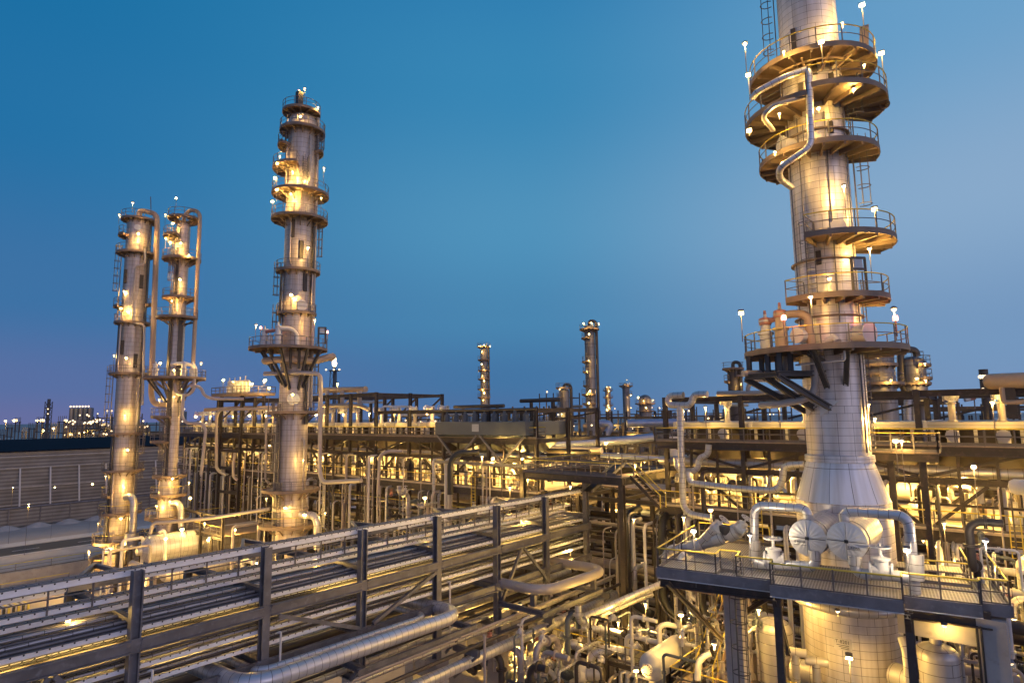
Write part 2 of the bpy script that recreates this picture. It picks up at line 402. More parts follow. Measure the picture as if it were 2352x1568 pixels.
rgt = ramp(up, [(0.0, srgb(120, 150, 190)), (0.10, srgb(118, 154, 194)), (0.28, srgb(138, 172, 206)), (0.5, srgb(108, 162, 204)), (0.75, srgb(70, 140, 196)), (1.0, srgb(44, 120, 184))])
side = dotn(RIGHT)
def mixc(f, a, b):
    k = n.new('ShaderNodeMix'); k.data_type = 'RGBA'; l.new(f, k.inputs[0]); l.new(a, k.inputs[6]); l.new(b, k.inputs[7]); return k.outputs[2]
f1 = ramp(side, [(0, (0, 0, 0)), (1, (1, 1, 1))], -0.66, 0.02)
f2 = ramp(side, [(0, (0, 0, 0)), (1, (1, 1, 1))], 0.0, 0.62)
front = mixc(f2, mixc(f1, left, mid), rgt)
# the after-glow of sunset stands behind the photographer, to the right
glow = ramp(up, [(0.0, (0.74, 0.58, 0.60)), (0.2, (0.56, 0.52, 0.78)), (0.55, (0.26, 0.31, 0.60)), (1.0, (0.10, 0.22, 0.50))])
fb = ramp(dotn((-FWD * 0.86 + RIGHT * 0.5).normalized()), [(0, (0, 0, 0)), (1, (1, 1, 1))], -0.05, 0.75)
grad = mixc(fb, front, glow)
sky = n.new('ShaderNodeTexSky'); sky.sky_type = 'NISHITA'; sky.sun_disc = False
SUN_DIR = (-FWD * 0.80 + RIGHT * 0.60).normalized()
sky.sun_elevation = math.radians(-3.0); sky.sun_rotation = math.atan2(SUN_DIR.x, SUN_DIR.y); sky.air_density = 1.4; sky.dust_density = 2.0
sc1 = n.new('ShaderNodeVectorMath'); sc1.operation = 'SCALE'; l.new(sky.outputs[0], sc1.inputs[0]); sc1.inputs['Scale'].default_value = 0.06
ad = n.new('ShaderNodeVectorMath'); ad.operation = 'ADD'; l.new(sc1.outputs[0], ad.inputs[0]); l.new(grad, ad.inputs[1])
l.new(ad.outputs[0], bg.inputs['Color']); bg.inputs['Strength'].default_value = 0.96
sd = bpy.data.lights.new('afterglow_sun', 'SUN'); sd.energy = 0.25; sd.angle = math.radians(25); sd.color = (0.86, 0.80, 1.0)
so = bpy.data.objects.new('afterglow_sun', sd); COL.objects.link(so)
so.rotation_euler = (-(SUN_DIR + V((0, 0, 0.25)))).to_track_quat('-Z', 'Y').to_euler()
vs_ = sc.view_settings; vs_.view_transform = 'Standard'; vs_.look = 'None'; vs_.exposure = 0; vs_.gamma = 1

# ------------------------------------------------------------------ ground
def sheet(name, mat, x0, x1, y0, y1, z):
    return single(name, MB().add([(x0, y0, z), (x1, y0, z), (x1, y1, z), (x0, y1, z)], [(0, 1, 2, 3)]), mat, None, None, (0, 0, 0), None, 'structure')
sheet('ground', 'sand', -7000, 7000, -4000, 9000, 0)
sheet('paving', 'paving', -112.9, 90, -20, 200, 0.004)
sheet('road', 'asphalt', -146, -137, -300, 700, 0.006)
single('road_marking', (lambda b: [b.b2(-141.6, -141.4, y, y + 4, 0.008, 0.012) for y in range(-60, 300, 10)] and b)(MB()), 'line', None, None, (0, 0, 0), None, 'structure')
single('kerb', MB().b2(-136.9, -136.2, -300, 700, 0, 0.14), 'kerb', None, None, (0, 0, 0), None, 'structure')
single('kerb', MB().b2(-147.0, -146.1, -300, 700, 0, 0.14), 'kerb', None, None, (0, 0, 0), None, 'structure')
sheet('pavement', 'kerb', -151, -147.1, -300, 700, 0.008)
sheet('pavement', 'bank', -136.1, -131, -300, 700, 0.008)

# sand heaped along the wall
b = MB()
for i in range(26):
    y = -10 + i * 5.6
    b.lathe((-170.2, y, -0.2), [(2.9, 0), (2.0, 0.45), (1.0, 0.85), (0.3, 1.05), (0, 1.08)], 14)
single('sandbank', b, 'bank', None, None, (-170, 0, 0), None, 'stuff')

# ------------------------------------------------------------------ storage building on the left, ribbed wall with leaning struts
WX = -174.5
t = thing('storage_building', 'long grey storage building with ribbed sheet wall and navy roof', 'building', (WX, 60, 0))
MB().b2(WX - 0.4, WX, -60, 190, 3.9, 16.2).build('wall', 'wallsheet', t)
for i in range(44):
    y = -58 + i * 5.6
    MB().bar((WX + 2.4, y, 3.6), (WX + 0.2, y, 12.6), 0.30, 0.22).build('strut', 'kerb', t)
for z in (4.6, 8.4, 12.7, 15.2, 16.2):
    MB().b2(WX + 0.003, WX + 0.28, -60, 190, z - 0.14, z + 0.14).build('girt', 'conc', t)
MB().add([(WX + 0.5, -60, 16.5), (WX + 0.5, 190, 16.5), (WX - 60, 190, 17.7), (WX - 60, -60, 17.7), (WX - 60, -60, 16), (WX + 0.5, -60, 16.2), (WX + 0.5, 190, 16.2), (WX - 60, 190, 16)],
         [(0, 1, 2, 3), (0, 3, 4, 5), (1, 6, 7, 2), (0, 5, 6, 1), (2, 7, 4, 3)]).build('roof', 'roof', t)
t = thing('wind_fence', 'low ribbed metal fence with top pipe along foot of storage building', 'fence', (WX + 3.2, 60, 0))
MB().b2(WX + 3.1, WX + 3.3, -60, 190, 0.35, 4.2).build('panel', 'wallsheet', t)
MB().tube([(WX + 3.3, -60, 4.3), (WX + 3.3, 190, 4.3)], 0.24, 8).build('top_pipe', 'galv', t)
for i in range(45):
    MB().bar((WX + 3.45, -60 + i * 5.6, 0), (WX + 3.45, -60 + i * 5.6, 4.2), 0.2).build('post', 'galv', t)

def railing(name, label, pts, group=None, post=1.6, h=1.1, top='yellow', cat='railing', parent=None):
    """posts, knee rail, toe board and a painted top rail along a polyline; a thing, or a part of parent"""
    P = [V(p) for p in pts]
    t = parent
    if t is None:
        t = thing(name, label, cat, P[0], group); nm = 'post'
    a = MB(); u = V((0, 0, 1))
    for p, q in zip(P, P[1:]):
        L = (q - p).length; k = max(1, round(L / post))
        for i in range(k + 1):
            x = p.lerp(q, i / k); a.bar(x, x + u * h, 0.07, 0.07)
        a.bar(p + u * h * 0.55, q + u * h * 0.55, 0.05)
        a.bar(p + u * 0.1, q + u * 0.1, 0.02, 0.15)
    rl = a.build('railing', 'rail', t)
    c = MB(); c.tube([p + u * h for p in P], 0.045, 6)
    c.build('top_rail', top, rl)
    return t

t = thing('retaining_wall', 'long sand coloured concrete wall beyond the plant yard, topped by a railing', 'wall', (-113.4, 40, 0))
MB().b2(-113.6, -113.0, -60, 160, 0, 1.7).build('wall', 'conc', t)
railing('railing', None, [(-113.3, -60, 1.7), (-113.3, 160, 1.7)], post=4.2, parent=t)
railing('railing', 'yellow handrail running along the yard in front of the concrete wall', [(-109, -40, 0), (-109, 30, 0)], post=4.0)
t = thing('barrier', 'low concrete kerb block striped black and yellow on the yard', 'barrier', at_z(40, 1398, 0))
p0 = at_z(-20, 1408, 0); p1 = at_z(58, 1392, 0)
MB().bar(p0 + V((0, 0, .3)), p1 + V((0, 0, .3)), 3.2, 0.6).build('block', 'kerb', t)
for i in range(7):
    a, c = p0.lerp(p1, i / 7 + .03), p0.lerp(p1, i / 7 + .1)
    MB().bar(a + V((0, 0, .32)) + RIGHT * .2 - FWD * 0.05, c + V((0, 0, .32)) + RIGHT * .2 - FWD * 0.05, 3.24, 0.61).build('stripe', 'black' if i % 2 else 'yellow', t)
# road-side furniture
for i, (px, py) in enumerate(((500, 1262), (545, 1250))): pass
t = thing('hydrant', 'red fire hydrant between short yellow posts beside the road', 'hydrant', at_z(363, 1279, 0))
o = ORG[t.name]
MB().lathe(o, [(.16, 0), (.16, .8), (.2, .82), (.2, .95), (.1, 1.05), (0, 1.08)], 10).build('barrel', 'red', t)
MB().tube([o + V((-.35, 0, .6)), o + V((.35, 0, .6))], .08, 8).build('outlet', 'red', t)
for i, (px, py) in enumerate(((348, 1283), (355, 1279), (373, 1279), (382, 1275))):
    q = at_z(px, py, 0)
    single('bollard', MB().tube([q, q + V((0, 0, 2.2))], .12, 8), 'yellow', 'yellow guard post by the road near hydrant, %s from the left' % nth(i), 'bollard', q, 'guard posts round the hydrant')
q = at_z(300, 1286, 0)
railing('railing', 'small dark square guard railing beside the road', [q + V((-1.5, -1.5, 0)), q + V((1.5, -1.5, 0)), q + V((1.5, 1.5, 0)), q + V((-1.5, 1.5, 0)), q + V((-1.5, -1.5, 0))], post=1.5, top='rail')
# ------------------------------------------------------------------ towers
class Tower:
    def __init__(s, name, label, px, d, cat='tower'):
        p = at_d(px, 960, d); s.x, s.y, s.d, s.px = p.x, p.y, d, px
        s.phi = math.atan2(-s.y, -s.x); s.root = thing(name, label, cat, (s.x, s.y, 0)); s.lamps = []
    def z(s, py, rf=0.0, px=None): return at_d(px or s.px, py, s.d - rf).z
    def at(s, a, r, z):
        w = s.phi + math.radians(a); return V((s.x + r * math.cos(w), s.y + r * math.sin(w), z))
    def right(s): return V((-math.sin(s.phi), math.cos(s.phi), 0))
    def to(s): return V((math.cos(s.phi), math.sin(s.phi), 0))
    def shell(s, prof, mat, name='shell', n=40):
        return MB().lathe((s.x, s.y, 0), prof, n).build(name, mat, s.root)
    def plat(s, z, r0, r1, a0=-180, a1=180, off=(0, 0), rail=1.1, knee=True, post=1.35, endrail=True):
        c = V((s.x, s.y, 0)) + s.right() * off[0] + s.to() * off[1]
        full = a1 - a0 >= 359; w0, w1 = s.phi + math.radians(a0), s.phi + math.radians(a1)
        n = max(6, int((a1 - a0) / 9)); b = MB()
        b.lathe((c.x, c.y, z), [(r0, -0.05), (r1, -0.05), (r1, 0.0), (r0, 0.0)], n, w0, w1, close=True)
        b.lathe((c.x, c.y, z), [(r1 - 0.05, -0.22), (r1 + 0.02, -0.22), (r1 + 0.02, 0.1), (r1 - 0.05, 0.1)], n, w0, w1, close=True)
        k = max(2, int((a1 - a0) / (19 if s.d < 50 else 28)))
        for i in range(k + (0 if full else 1)):
            w = w0 + (w1 - w0) * i / k; u = V((math.cos(w), math.sin(w), 0))
            b.bar(c + u * r0 * 0.98 + V((0, 0, z - 0.2)), c + u * (r1 - 0.05) + V((0, 0, z - 0.2)), 0.11, 0.28)
            if knee and s.d > 50: b.bar(c + u * r0 * 0.99 + V((0, 0, z - 0.2 - (r1 - r0) * 0.55)), c + u * (r0 + (r1 - r0) * 0.7) + V((0, 0, z - 0.24)), 0.1, 0.12)
        for i in range(n // 2):   # purlins between the brackets
            pass
        dk = b.build('platform', 'deck', s.root)
        if rail:
            a = MB(); u = V((0, 0, 1)); rr = r1 - 0.04; L = rr * (w1 - w0); kp = max(2, round(L / post))
            arc = lambda r, h, m: [V((c.x + r * math.cos(w0 + (w1 - w0) * i / m), c.y + r * math.sin(w0 + (w1 - w0) * i / m), z + h)) for i in range(m + 1)]
            pp = arc(rr, 0, kp)
            for x in pp[: kp if full else kp + 1]: a.bar(x, x + u * rail, 0.06)
            a.tube(arc(rr, rail * 0.55, n), 0.025, 5)
            if not full and endrail:
                for e in (0, -1):
                    q = pp[e]; i_ = V((c.x, c.y, z)) + (q - V((c.x, c.y, z))).normalized() * (r0 + 0.1)
                    a.bar(i_ + u * rail, q + u * rail, 0.045); a.bar(i_ + u * rail * .55, q + u * rail * .55, 0.04); a.bar(i_, i_ + u * rail, 0.06)
            a.build('railing', 'rail', dk)
            MB().tube(arc(rr, rail, n), 0.035, 6).build('top_rail', 'yellow' if s.d < 50 or z < 14 else 'rail', dk)  # yellow on low far rails stands in for lamplight on them
        return dk
    def ladder(s, a, r, z0, z1, cage=True):
        g_ = 1.0 if s.d < 50 else 1.9; b = MB(); o = s.right() * 0; w = s.phi + math.radians(a); u = V((math.cos(w), math.sin(w), 0)); t = V((-u.y, u.x, 0)); c = V((s.x, s.y, 0))
        for k in (-.25, .25): b.bar(c + u * r + t * k + V((0, 0, z0)), c + u * r + t * k + V((0, 0, z1 + 1)), .05 * g_)
        for i in range(int((z1 + 1 - z0) / .3)): b.bar(c + u * r + t * -.25 + V((0, 0, z0 + i * .3)), c + u * r + t * .25 + V((0, 0, z0 + i * .3)), .03 * g_)
        ld = b.build('ladder', 'rail', s.root)
        if cage and z1 - z0 > 3:
            g = MB(); hoop = lambda z: [c + u * (r + .38 + .42 * math.cos(x)) + t * (.38 * math.sin(x)) + V((0, 0, z)) for x in [(-2.2 + 4.4 * i / 8) for i in range(9)]]
            zz = z0 + 2.2
            while zz <= z1 + 1: g.tube(hoop(zz), .028 * g_, 4); zz += 1.1
            A, B_ = hoop(z0 + 2.2), hoop(z1 + 1)
            for i in (1, 3, 5, 7): g.bar(A[i], B_[i], .03 * g_)
            g.build('safety_cage', 'rail', ld)
        return ld
    def pipe(s, pts, r, mat='paintpipe', name='pipe', fil=0.6, n=10):
        return MB().tube(pts, r, n, fil).build(name, mat, s.root)
    def manway(s, a, r, z, rad, t=0.35):
        u = (s.at(a, 1, 0) - s.at(a, 0, 0)); p = s.at(a, r, z)
        return MB().lathe(p, [(rad * .8, -.3), (rad * .8, t - .1), (rad, t - .1), (rad, t), (0, t)], 20, axis=u).build('manway', 'white', s.root)
    def lamp(s, px, py, dd=1.5, pole=1.9, power=70, col=WARM, white=False, sz=1.0):
        if pole < .6: dd += .3; power *= 1.25
        else: power *= (1.2 if s.d < 50 else 1.1)
        s.lamps.append((px, py, dd, pole, power, col, white, sz))
    def flush(s, what):
        for i, (px, py, dd, pole, power, col, white, sz) in enumerate(sorted(s.lamps, key=lambda q: q[1])):
            floodlight(at_d(px, py, s.d - dd), pole, 'lit floodlight on the %s, %s lamp down from its top' % (what, nth(i)), power, col, 'floodlights on the ' + what, sz, white)

def head(r, z, flat=0.5):   # elliptical head profile rising from (r, z)
    return [(r * math.cos(i * pi / 12), z + r * flat * math.sin(i * pi / 12)) for i in range(7)]

def relief_valve(root, p, h=2.2, r=0.32, mat='white'):
    """tall body with bonnet and side outlet, one part of a tower deck"""
    b = MB().lathe(p, [(r * 1.1, 0), (r * 1.1, .12), (r * .9, .13), (r * .9, h * .45), (r * 1.15, h * .46), (r * 1.15, h * .52), (r * .75, h * .53), (r * .7, h * .78), (r * .95, h * .79), (r * .95, h * .84), (r * .3, h * .86), (r * .22, h), (0, h)], 14)
    return b.build('relief_valve', mat, root)
def gate_valve_mesh():
    b = MB(); b.lathe((0, 0, 0), [(.2, -.42), (.34, -.42), (.34, -.34), (.24, -.33), (.3, 0), (.24, .33), (.34, .34), (.34, .42), (.2, .42)], 14, axis=(1, 0, 0))
    b.lathe((0, 0, 0), [(.3, 0), (.26, .4), (.34, .42), (.34, .5), (.12, .55), (.07, .6), (.05, 1.05), (0, 1.05)], 14)
    wv = MB(); N = 18; wv.tube([V((.38 * math.cos(2 * pi * i / N), .38 * math.sin(2 * pi * i / N), .92)) for i in range(N + 1)], .035, 6, cap=False)
    for i in range(3):
        c, s_ = math.cos(i * pi / 3), math.sin(i * pi / 3); wv.bar((-.38 * c, -.38 * s_, .92), (.38 * c, .38 * s_, .92), .045)
    return b, wv
VP = {}
def gate_valve(loc, label, s=1.0, tilt=(0, 0, 0), group=None, mat='white'):
    if mat not in VP:
        t = thing('gate_valve', 'x', 'valve', (0, 0, 0)); b, wv = gate_valve_mesh(); b.build('valve_body', mat, t); wv.build('handwheel', mat, t); VP[mat] = [t, False]
    pr, used = VP[mat]
    o = copy_tree(pr, loc) if used else pr
    VP[mat][1] = True
    o.location = loc; o.scale = (s, s, s); o.rotation_euler = tilt; o['label'] = label; o['group'] = group or 'handwheel gate valves'
    return o

# ---- broad right-hand tower with the cone
D = Tower('fractionating_tower', 'broad silver tower rising out of frame, cone below, two round exchanger ends at its foot', 1921, 36)
zc1 = D.z(1058, 1.7); zc0 = D.z(1161, 2.4)
ztop = D.z(-260, 1.6)
D.shell([(1.66, zc1 + .02), (1.66, ztop)], 'shell', 'shell', 48)
D.shell([(1.68, zc1 + .25), (1.80, zc1 + .22), (1.82, zc1 - .12), (1.70, zc1 - .16)], 'shell', 'ring_flange', 48)
D.shell([(2.42, zc0), (1.70, zc1 - .02)], 'shellbig', 'cone', 48)
D.shell([(2.44, 0), (2.44, zc0 + .0), (2.40, zc0 + .03)], 'shell', 'lower_shell', 48)
q1 = D.z(100, 3.4); q2 = D.z(188, 3.9); q3 = D.z(318, 3.1); q4 = D.z(529, 3.4); q5 = D.z(671, 3.1); q6 = D.z(788, 4.3)
D.plat(q1, 1.66, 3.55, -175, 120)
D.plat(q2 + .15, 1.66, 3.95, -2, 125)
D.plat(q2 - .25, 1.66, 4.0, -165, -4, off=(0, 0))
D.plat(q3, 1.66, 3.3, -150, 105)
D.plat(q4, 1.66, 3.75, -14, 125)
D.plat(q5, 1.66, 3.2, -42, 110)
D.plat(q6, 1.66, 4.35, -180, 180, off=(-.45, 0), knee=False)
# raking struts below the big platform
b = MB()
for (x_, y_, d_), a, zy in (((1712, 870, 36.2), -68, 944), ((1757, 866, 35.0), -40, 938), ((1784, 862, 34.2), -8, 937)):
    s0 = at_d(x_, y_, d_); b.ib(s0, D.at(a, 1.68, D.z(zy, 1.5)), .32, .26, .05)
    b.ib(s0 + V((0, 0, .12)), D.at(a - 6, 1.68, s0.z + .12), .3, .24, .05)
    for t_ in (.08, .3): 
        e_ = (s0 + V((0, 0, .25))).lerp(D.at(a - 6, 1.68, s0.z + .25), t_); b.ib(e_, V((e_.x, e_.y, q6 - .2)), .28, .24, .05, up=(0, 1, 0))
b.ib(at_d(1712, 866, 36.2), at_d(1784, 859, 34.2), .3, .24, .05)
for x0, y0_, x1, y1_, d0, d1 in ((1866, 800, 1900, 890, 32.8, 34.3), (1946, 798, 1943, 884, 32.9, 34.4), (1860, 812, 1890, 830, 33, 34.3)): b.ib(at_d(x0, y0_, d0), at_d(x1, y1_, d1), .28, .22, .04, up=(1, 0, 0))
b.build('strut', 'dark', D.root)
for a, zz in ((-10, D.z(935, 1.6)), (-42, D.z(936, 1.6))):   # bolted gusset plates
    p = D.at(a, 1.7, zz); u = D.at(a, 1, 0) - D.at(a, 0, 0); tt = V((-u.y, u.x, 0))
    MB().prism(p - u * .01, p + u * .06, [(-.5, .35), (.5, -.5), (.5, .45)]).build('gusset', 'white', D.root)
# vent lines, risers
rt, tw = D.right(), D.to()
zz = D.z(168, 2.6); pa = at_d(2039 - 180, 168, 33.0)
xpipe = lambda px, py, d: at_d(px, py, d)
D.pipe([xpipe(1728, 226, 34.0), xpipe(1738, 212, 33.6), xpipe(1800, 178, 33.0), xpipe(1852, 160, 32.8), xpipe(1858, 168, 32.7), xpipe(1862, 330, 32.6), xpipe(1850, 345, 32.6), xpipe(1790, 385, 33.1), xpipe(1790, 410, 33.8), xpipe(1818, 430, 34.6)], .19, 'pipefine', 'riser_pipe', .5)
D.pipe([xpipe(1850, 222, 33.0), xpipe(1775, 243, 33.2), xpipe(1750, 268, 33.5), xpipe(1776, 300, 34.2)], .14, 'paintpipe', 'branch_pipe', .3)
D.pipe([D.at(-100, 1.9, q6 - 1.2), D.at(-70, 3.4, q6 - 1.2), D.at(-62, 5.3, q6 - 1.25)], .19, 'paintpipe', 'vent_pipe', .5)
D.pipe([D.at(-25, 2.2, q6), D.at(-25, 2.2, q6 - 2.7), D.at(-60, 3.6, q6 - 3.1), D.at(-75, 4.1, q6 - 3.1)], .21, 'paintpipe', 'vent_pipe', .8)
D.pipe([D.at(-55, 2.9, q6), D.at(-55, 2.9, q6 - 1.3), D.at(-75, 4.2, q6 - 1.35)], .18, 'paintpipe', 'vent_pipe', .5)
D.pipe([D.at(10, 3.5, q6 - .3), D.at(10, 3.5, q6 - .8), D.at(-35, 3.2, q6 - .9)], .06, 'white', 'small_pipe', .1)
D.pipe([D.at(52, 1.75, q6 + .1), D.at(52, 1.75, zc1 + .4)], .05, 'galv', 'conduit')
# valves standing on the big platform
for a, r_, h_ in ((-72, 3.6, 2.3), (-55, 3.1, 2.6)):
    v = relief_valve(D.root, D.at(a, r_, q6 + .05), h_, .40, 'tan' if a > -60 else 'white')
    p = D.at(a, r_, q6 + h_)
    MB().lathe(p - V((0, 0, .62)), [(.3, 0), (.36, .05), (.36, .4), (.28, .45), (.1, .5), (.07, .9), (0, .9)], 14).build('valve_bonnet', 'red', v)
D.pipe([D.at(-58, 3.1, q6 + 2.1), D.at(-42, 2.6, q6 + 2.15), D.at(-28, 2.3, q6 + 2.0), D.at(-26, 2.2, q6 + .0)], .24, 'tan', 'outlet_pipe', .6)
D.pipe([D.at(-70, 3.5, q6 + 1.9), D.at(-58, 3.1, q6 + 2.0)], .16, 'red', 'outlet_pipe', .2)
D.manway(-35, 2.6, q6 + .8, .45); D.manway(52, 1.9, q6 + .8, .62, .6)
MB().tube([D.at(-6, 2.2, q6 + .4), D.at(6, 2.4, q6 + .55), D.at(8, 2.6, q6 + .3)], .19, 10, .1).build('nozzle', 'white', D.root)
D.manway(-52, 1.7, q3 + .9, .5, .7); D.manway(22, 1.7, q4 + .6, .45, .5)
# stiffening rings, name plates, ladders
for zr in (q2 - 1.6, q4 - 1.05, q5 - 1.0):
    D.shell([(1.66, zr - .05), (1.86, zr - .05), (1.86, zr + .03), (1.66, zr + .03)], 'deck', 'ring_beam', 40)
D.ladder(-88, 1.85, q1, ztop - 2); D.ladder(76, 1.9, q3, q2 + .2); D.ladder(84, 1.9, q4, q3); D.ladder(-22, 1.9, q5, q4 + .1); D.ladder(70, 1.95, q6, q5)
D.ladder(56, 2.0, zc1 + .5, q6 - .2, False)
fr = MB()   # sign frame on the right of the fifth platform
p0, p1 = at_d(1961, 671, 32.9), at_d(1992, 671, 33.2); uu = V((0, 0, 1))
for p in (p0, p1): fr.bar(p, p + uu * 1.95, .13)
for h_ in (1.93, 1.3): fr.bar(p0 + uu * h_, p1 + uu * h_, .12)
fo = fr.build('sign_frame', 'dark', D.root)
MB().bar(p0.lerp(p1, .2) + uu * 1.62, p0.lerp(p1, .8) + uu * 1.62, .03, .5).build('sign_panel', 'glass', fo)
hr = MB().lathe(at_d(2032, 238, 35), [(.05, -.2), (.08, 0), (.2, .3), (.28, .4)], 14, axis=(CAM - at_d(2032, 238, 35)) * .2 + rt * 0 + V((0, 0, -1))).build('loud_hailer', 'tan', D.root)
MB().bar(at_d(1985, 118, 36.4), at_d(1985, 60, 36.4), .5, .12).build('junction_box', 'tan', D.root)
# shell tag
tp = at_d(1930, 1487, 33.6); u_ = V((D.x, D.y, tp.z)); fc = (tp - u_).normalized(); tp = u_ + fc * 2.5
MB().prism(tp - fc * .09, tp, [(-.42, -.3), (.42, -.3), (.42, .3), (-.42, .3)]).build('name_plate', 'white', D.root)
text_part('T-8201', .24, tp + fc * .012 + V((0, 0, .13)), fc, D.root)
for k in range(3):
    MB().prism(tp + fc * .002, tp + fc * .008, [(-.3, -.05 - k * .08), (.3 - .1 * k, -.05 - k * .08), (.3 - .1 * k, -.02 - k * .08), (-.3, -.02 - k * .08)]).build('small_print', 'ink', D.root)
for px, py, dd, pole, pw, sz in ((1980, 14, 2, 1.9, 90, 1), (1711, 103, .5, 1.9, 60, 1), (2025, 124, 1.4, 1.9, 60, 1), (1886, 98, 3.8, 1.6, 120, .9), (1719, 174, 1, 1.6, 60, .9), (1721, 301, 1.5, .3, 60, .9),
                           (1938, 428, 2.6, 1.9, 150, .8), (2009, 481, 1.5, 1.9, 60, 1), (1997, 571, 2.2, 1.8, 130, .8), (1702, 718, .8, 1.7, 40, 1), (1862, 682, 4.2, 1.9, 150, .8), (2053, 710, 1.6, 1.8, 60, 1), (2087 - 30, 1010, 1.0, 2.0, 60, .9)):
    D.lamp(px, py, dd, pole, pw, sz=sz)
D.lamp(1790, 262, 2.2, .35, 70, sz=.5); D.lamp(1960, 205, 2.9, .35, 60, sz=.5); D.lamp(1800, 120, 2.6, .35, 70, sz=.5); D.lamp(1985, 150, 2.4, .35, 60, sz=.5); D.lamp(1780, 350, 2.0, .35, 60, sz=.5); D.lamp(1905, 640, 2.6, .6, 60, sz=.5); D.lamp(1935, 55, 2.5, .3, 110, sz=.5); D.lamp(1845, 215, 2.4, .3, 90, sz=.5); D.lamp(1880, 250, 2.9, .3, 60, sz=.5); D.lamp(2010, 960, 1.2, .5, 110, sz=.6)
for a in (-60, -33, 18, 62):
    D.pipe([D.at(a, 1.74, q6 + 1.5), D.at(a, 1.74, q2 - .6)], .035, 'galv', 'conduit')
for a, zz_, h_ in ((-28, q1 + .9, 1.6), (8, q1 - .8, 1.0), (40, q2 + .9, .9), (-20, q2 + .6, .9), (30, q3 + 1, .7), (-10, q4 - 1.4, .8)):
    MB().prism(D.at(a, 1.66, zz_), D.at(a, 1.66, zz_ + h_), [(-.13, -.16), (.13, -.16), (.13, .16), (-.13, .16)]).build('bracket', 'steel', D.root)
for a, r_ in ((35, 2.6), (52, 3.0), (70, 3.1)):
    v = relief_valve(D.root, D.at(a, r_, q2 + .2), 1.0, .16, 'darkpipe')
D.pipe([D.at(24, 2.4, q2 + .6), D.at(40, 2.7, q2 + .6), D.at(60, 2.9, q2 + .6), D.at(78, 3.0, q2 + .6)], .07, 'galv', 'small_pipe', .2)
b = MB()
for a in (-8, 20, 45): b.bar(D.at(a, 1.7, q2 + 2.0), D.at(a, 3.0, q2 + 2.3), .1, .14)
b.tube([D.at(a, 2.6, q2 + 2.25) for a in range(-40, 61, 10)], .06, 6); b.build('trolley_beam', 'tan', D.root)
D.ladder(112, 1.9, q2 - .5, q1)
D.flush('broad right tower')
def beacon(p, label, power=25):
    t = thing('warning_beacon', label, 'beacon', p - V((0, 0, .9)), 'red warning beacons')
    MB().tube([p - V((0, 0, .9)), p], .05, 6).build('pole', 'rail', t)
    MB().lathe(p, [(.13, 0), (.15, .1), (.13, .25), (0, .32)], 10).build('lens', 'lensred', t)
    add_light(p + V((0, 0, .15)) - FWD * .3, power, RED, .1, t)
beacon(at_d(2057, 736, 34), 'red beacon at right edge of the broad tower below a floodlight', 40)
beacon(at_d(1800, 735, 33), 'red beacon by the relief valves on the broad tower', 50)

# ---- middle tower
T = Tower('distillation_tower', 'tall cream tower standing alone with its top in the sky, many ring platforms', 674, 74)
zt = T.z(262, 0)
T.shell([(1.95, 0), (1.95, T.z(1172, 1.9)), (1.68, T.z(1150, 1.9)), (1.70, T.z(790, 1.6)), (1.70, T.z(740, 1.5)), (1.70, zt - 1.2)] + [(1.70 * math.cos(i * pi / 12), zt - 1.2 + 1.1 * math.sin(i * pi / 12)) for i in range(1, 7)], 'shellfar', 'shell', 40)
P = {k: T.z(y, r) for k, y, r in (('1', 243, 2), ('2', 281, 2.7), ('3l', 326, 2), ('4', 368, 3), ('5', 424, 3.4), ('6', 486, 3.3), ('7', 613, 2.5), ('8', 713, 2.3), ('9', 792, 4.5), ('10', 945, 2.9), ('11', 1130, 3.2), ('12', 1214, 3.5))}
T.plat(P['1'], .4, 2.3, -130, 120, off=(-.2, 0)); T.plat(P['2'], 1.4, 2.75); T.plat(P['3l'] + .2, 1.5, 2.9, -125, -55); T.plat(P['3l'] - .3, 1.5, 2.6, 60, 120)
T.plat(P['4'], 1.52, 3.4, -150, -10); T.plat(P['5'], 1.52, 3.4, -170, 150); T.plat(P['6'], 1.52, 3.35, -175, 150); T.plat(P['7'], 1.52, 2.6, -100, 120); T.plat(P['8'], 1.52, 2.3, -110, 110)
T.plat(P['9'], 1.6, 4.5, off=(-.8, 0), knee=False); T.plat(P['10'], 1.68, 2.95); T.plat(P['11'], 1.68, 3.25, -175, 150); T.plat(P['12'], 1.95, 3.5, -165, 120)
b = MB()
for a in (-95, -70, -50, -25, 20, 45): b.ib(T.at(a, 3.9, P['9'] - .3), T.at(a * .7, 1.72, P['9'] - 5.2 + abs(a) * .012), .3, .24, .05)
for a in (-60, -10, 8): b.ib(T.at(a, 3.0, P['9'] - .2), T.at(a, 3.0, P['9'] - 2.6), .26, .22, .05, up=(0, 1, 0))
b.build('strut', 'dark', T.root)
T.pipe([T.at(-130, 3.2, P['9'] - 1.4), T.at(-85, 3.7, P['9'] - 1.5), T.at(-40, 3.1, P['9'] - 1.5), T.at(0, 2.5, P['9'] - 1.5), T.at(50, 2.8, P['9'] - 1.6), at_d(766, 817, 74), at_d(760, 822, 77)], .42, 'tan', 'ring_pipe', 1.0, 12)
T.pipe([at_d(607, 858, 72.5), at_d(700, 856, 71.5), at_d(735, 858, 72), at_d(737, 880, 72), at_d(734, 1082, 72), at_d(740, 1108, 71.5), at_d(830, 1103, 69)], .25, 'paintpipe', 'riser_pipe', 1.0, 12)
T.pipe([T.at(78, 1.85, zt - .5), T.at(78, 1.95, P['9'] - 7)], .22, 'paintpipe', 'riser_pipe')
T.pipe([T.at(-75, 1.85, P['10'] - 1), T.at(-75, 1.9, P['12'])], .2, 'paintpipe', 'riser_pipe')
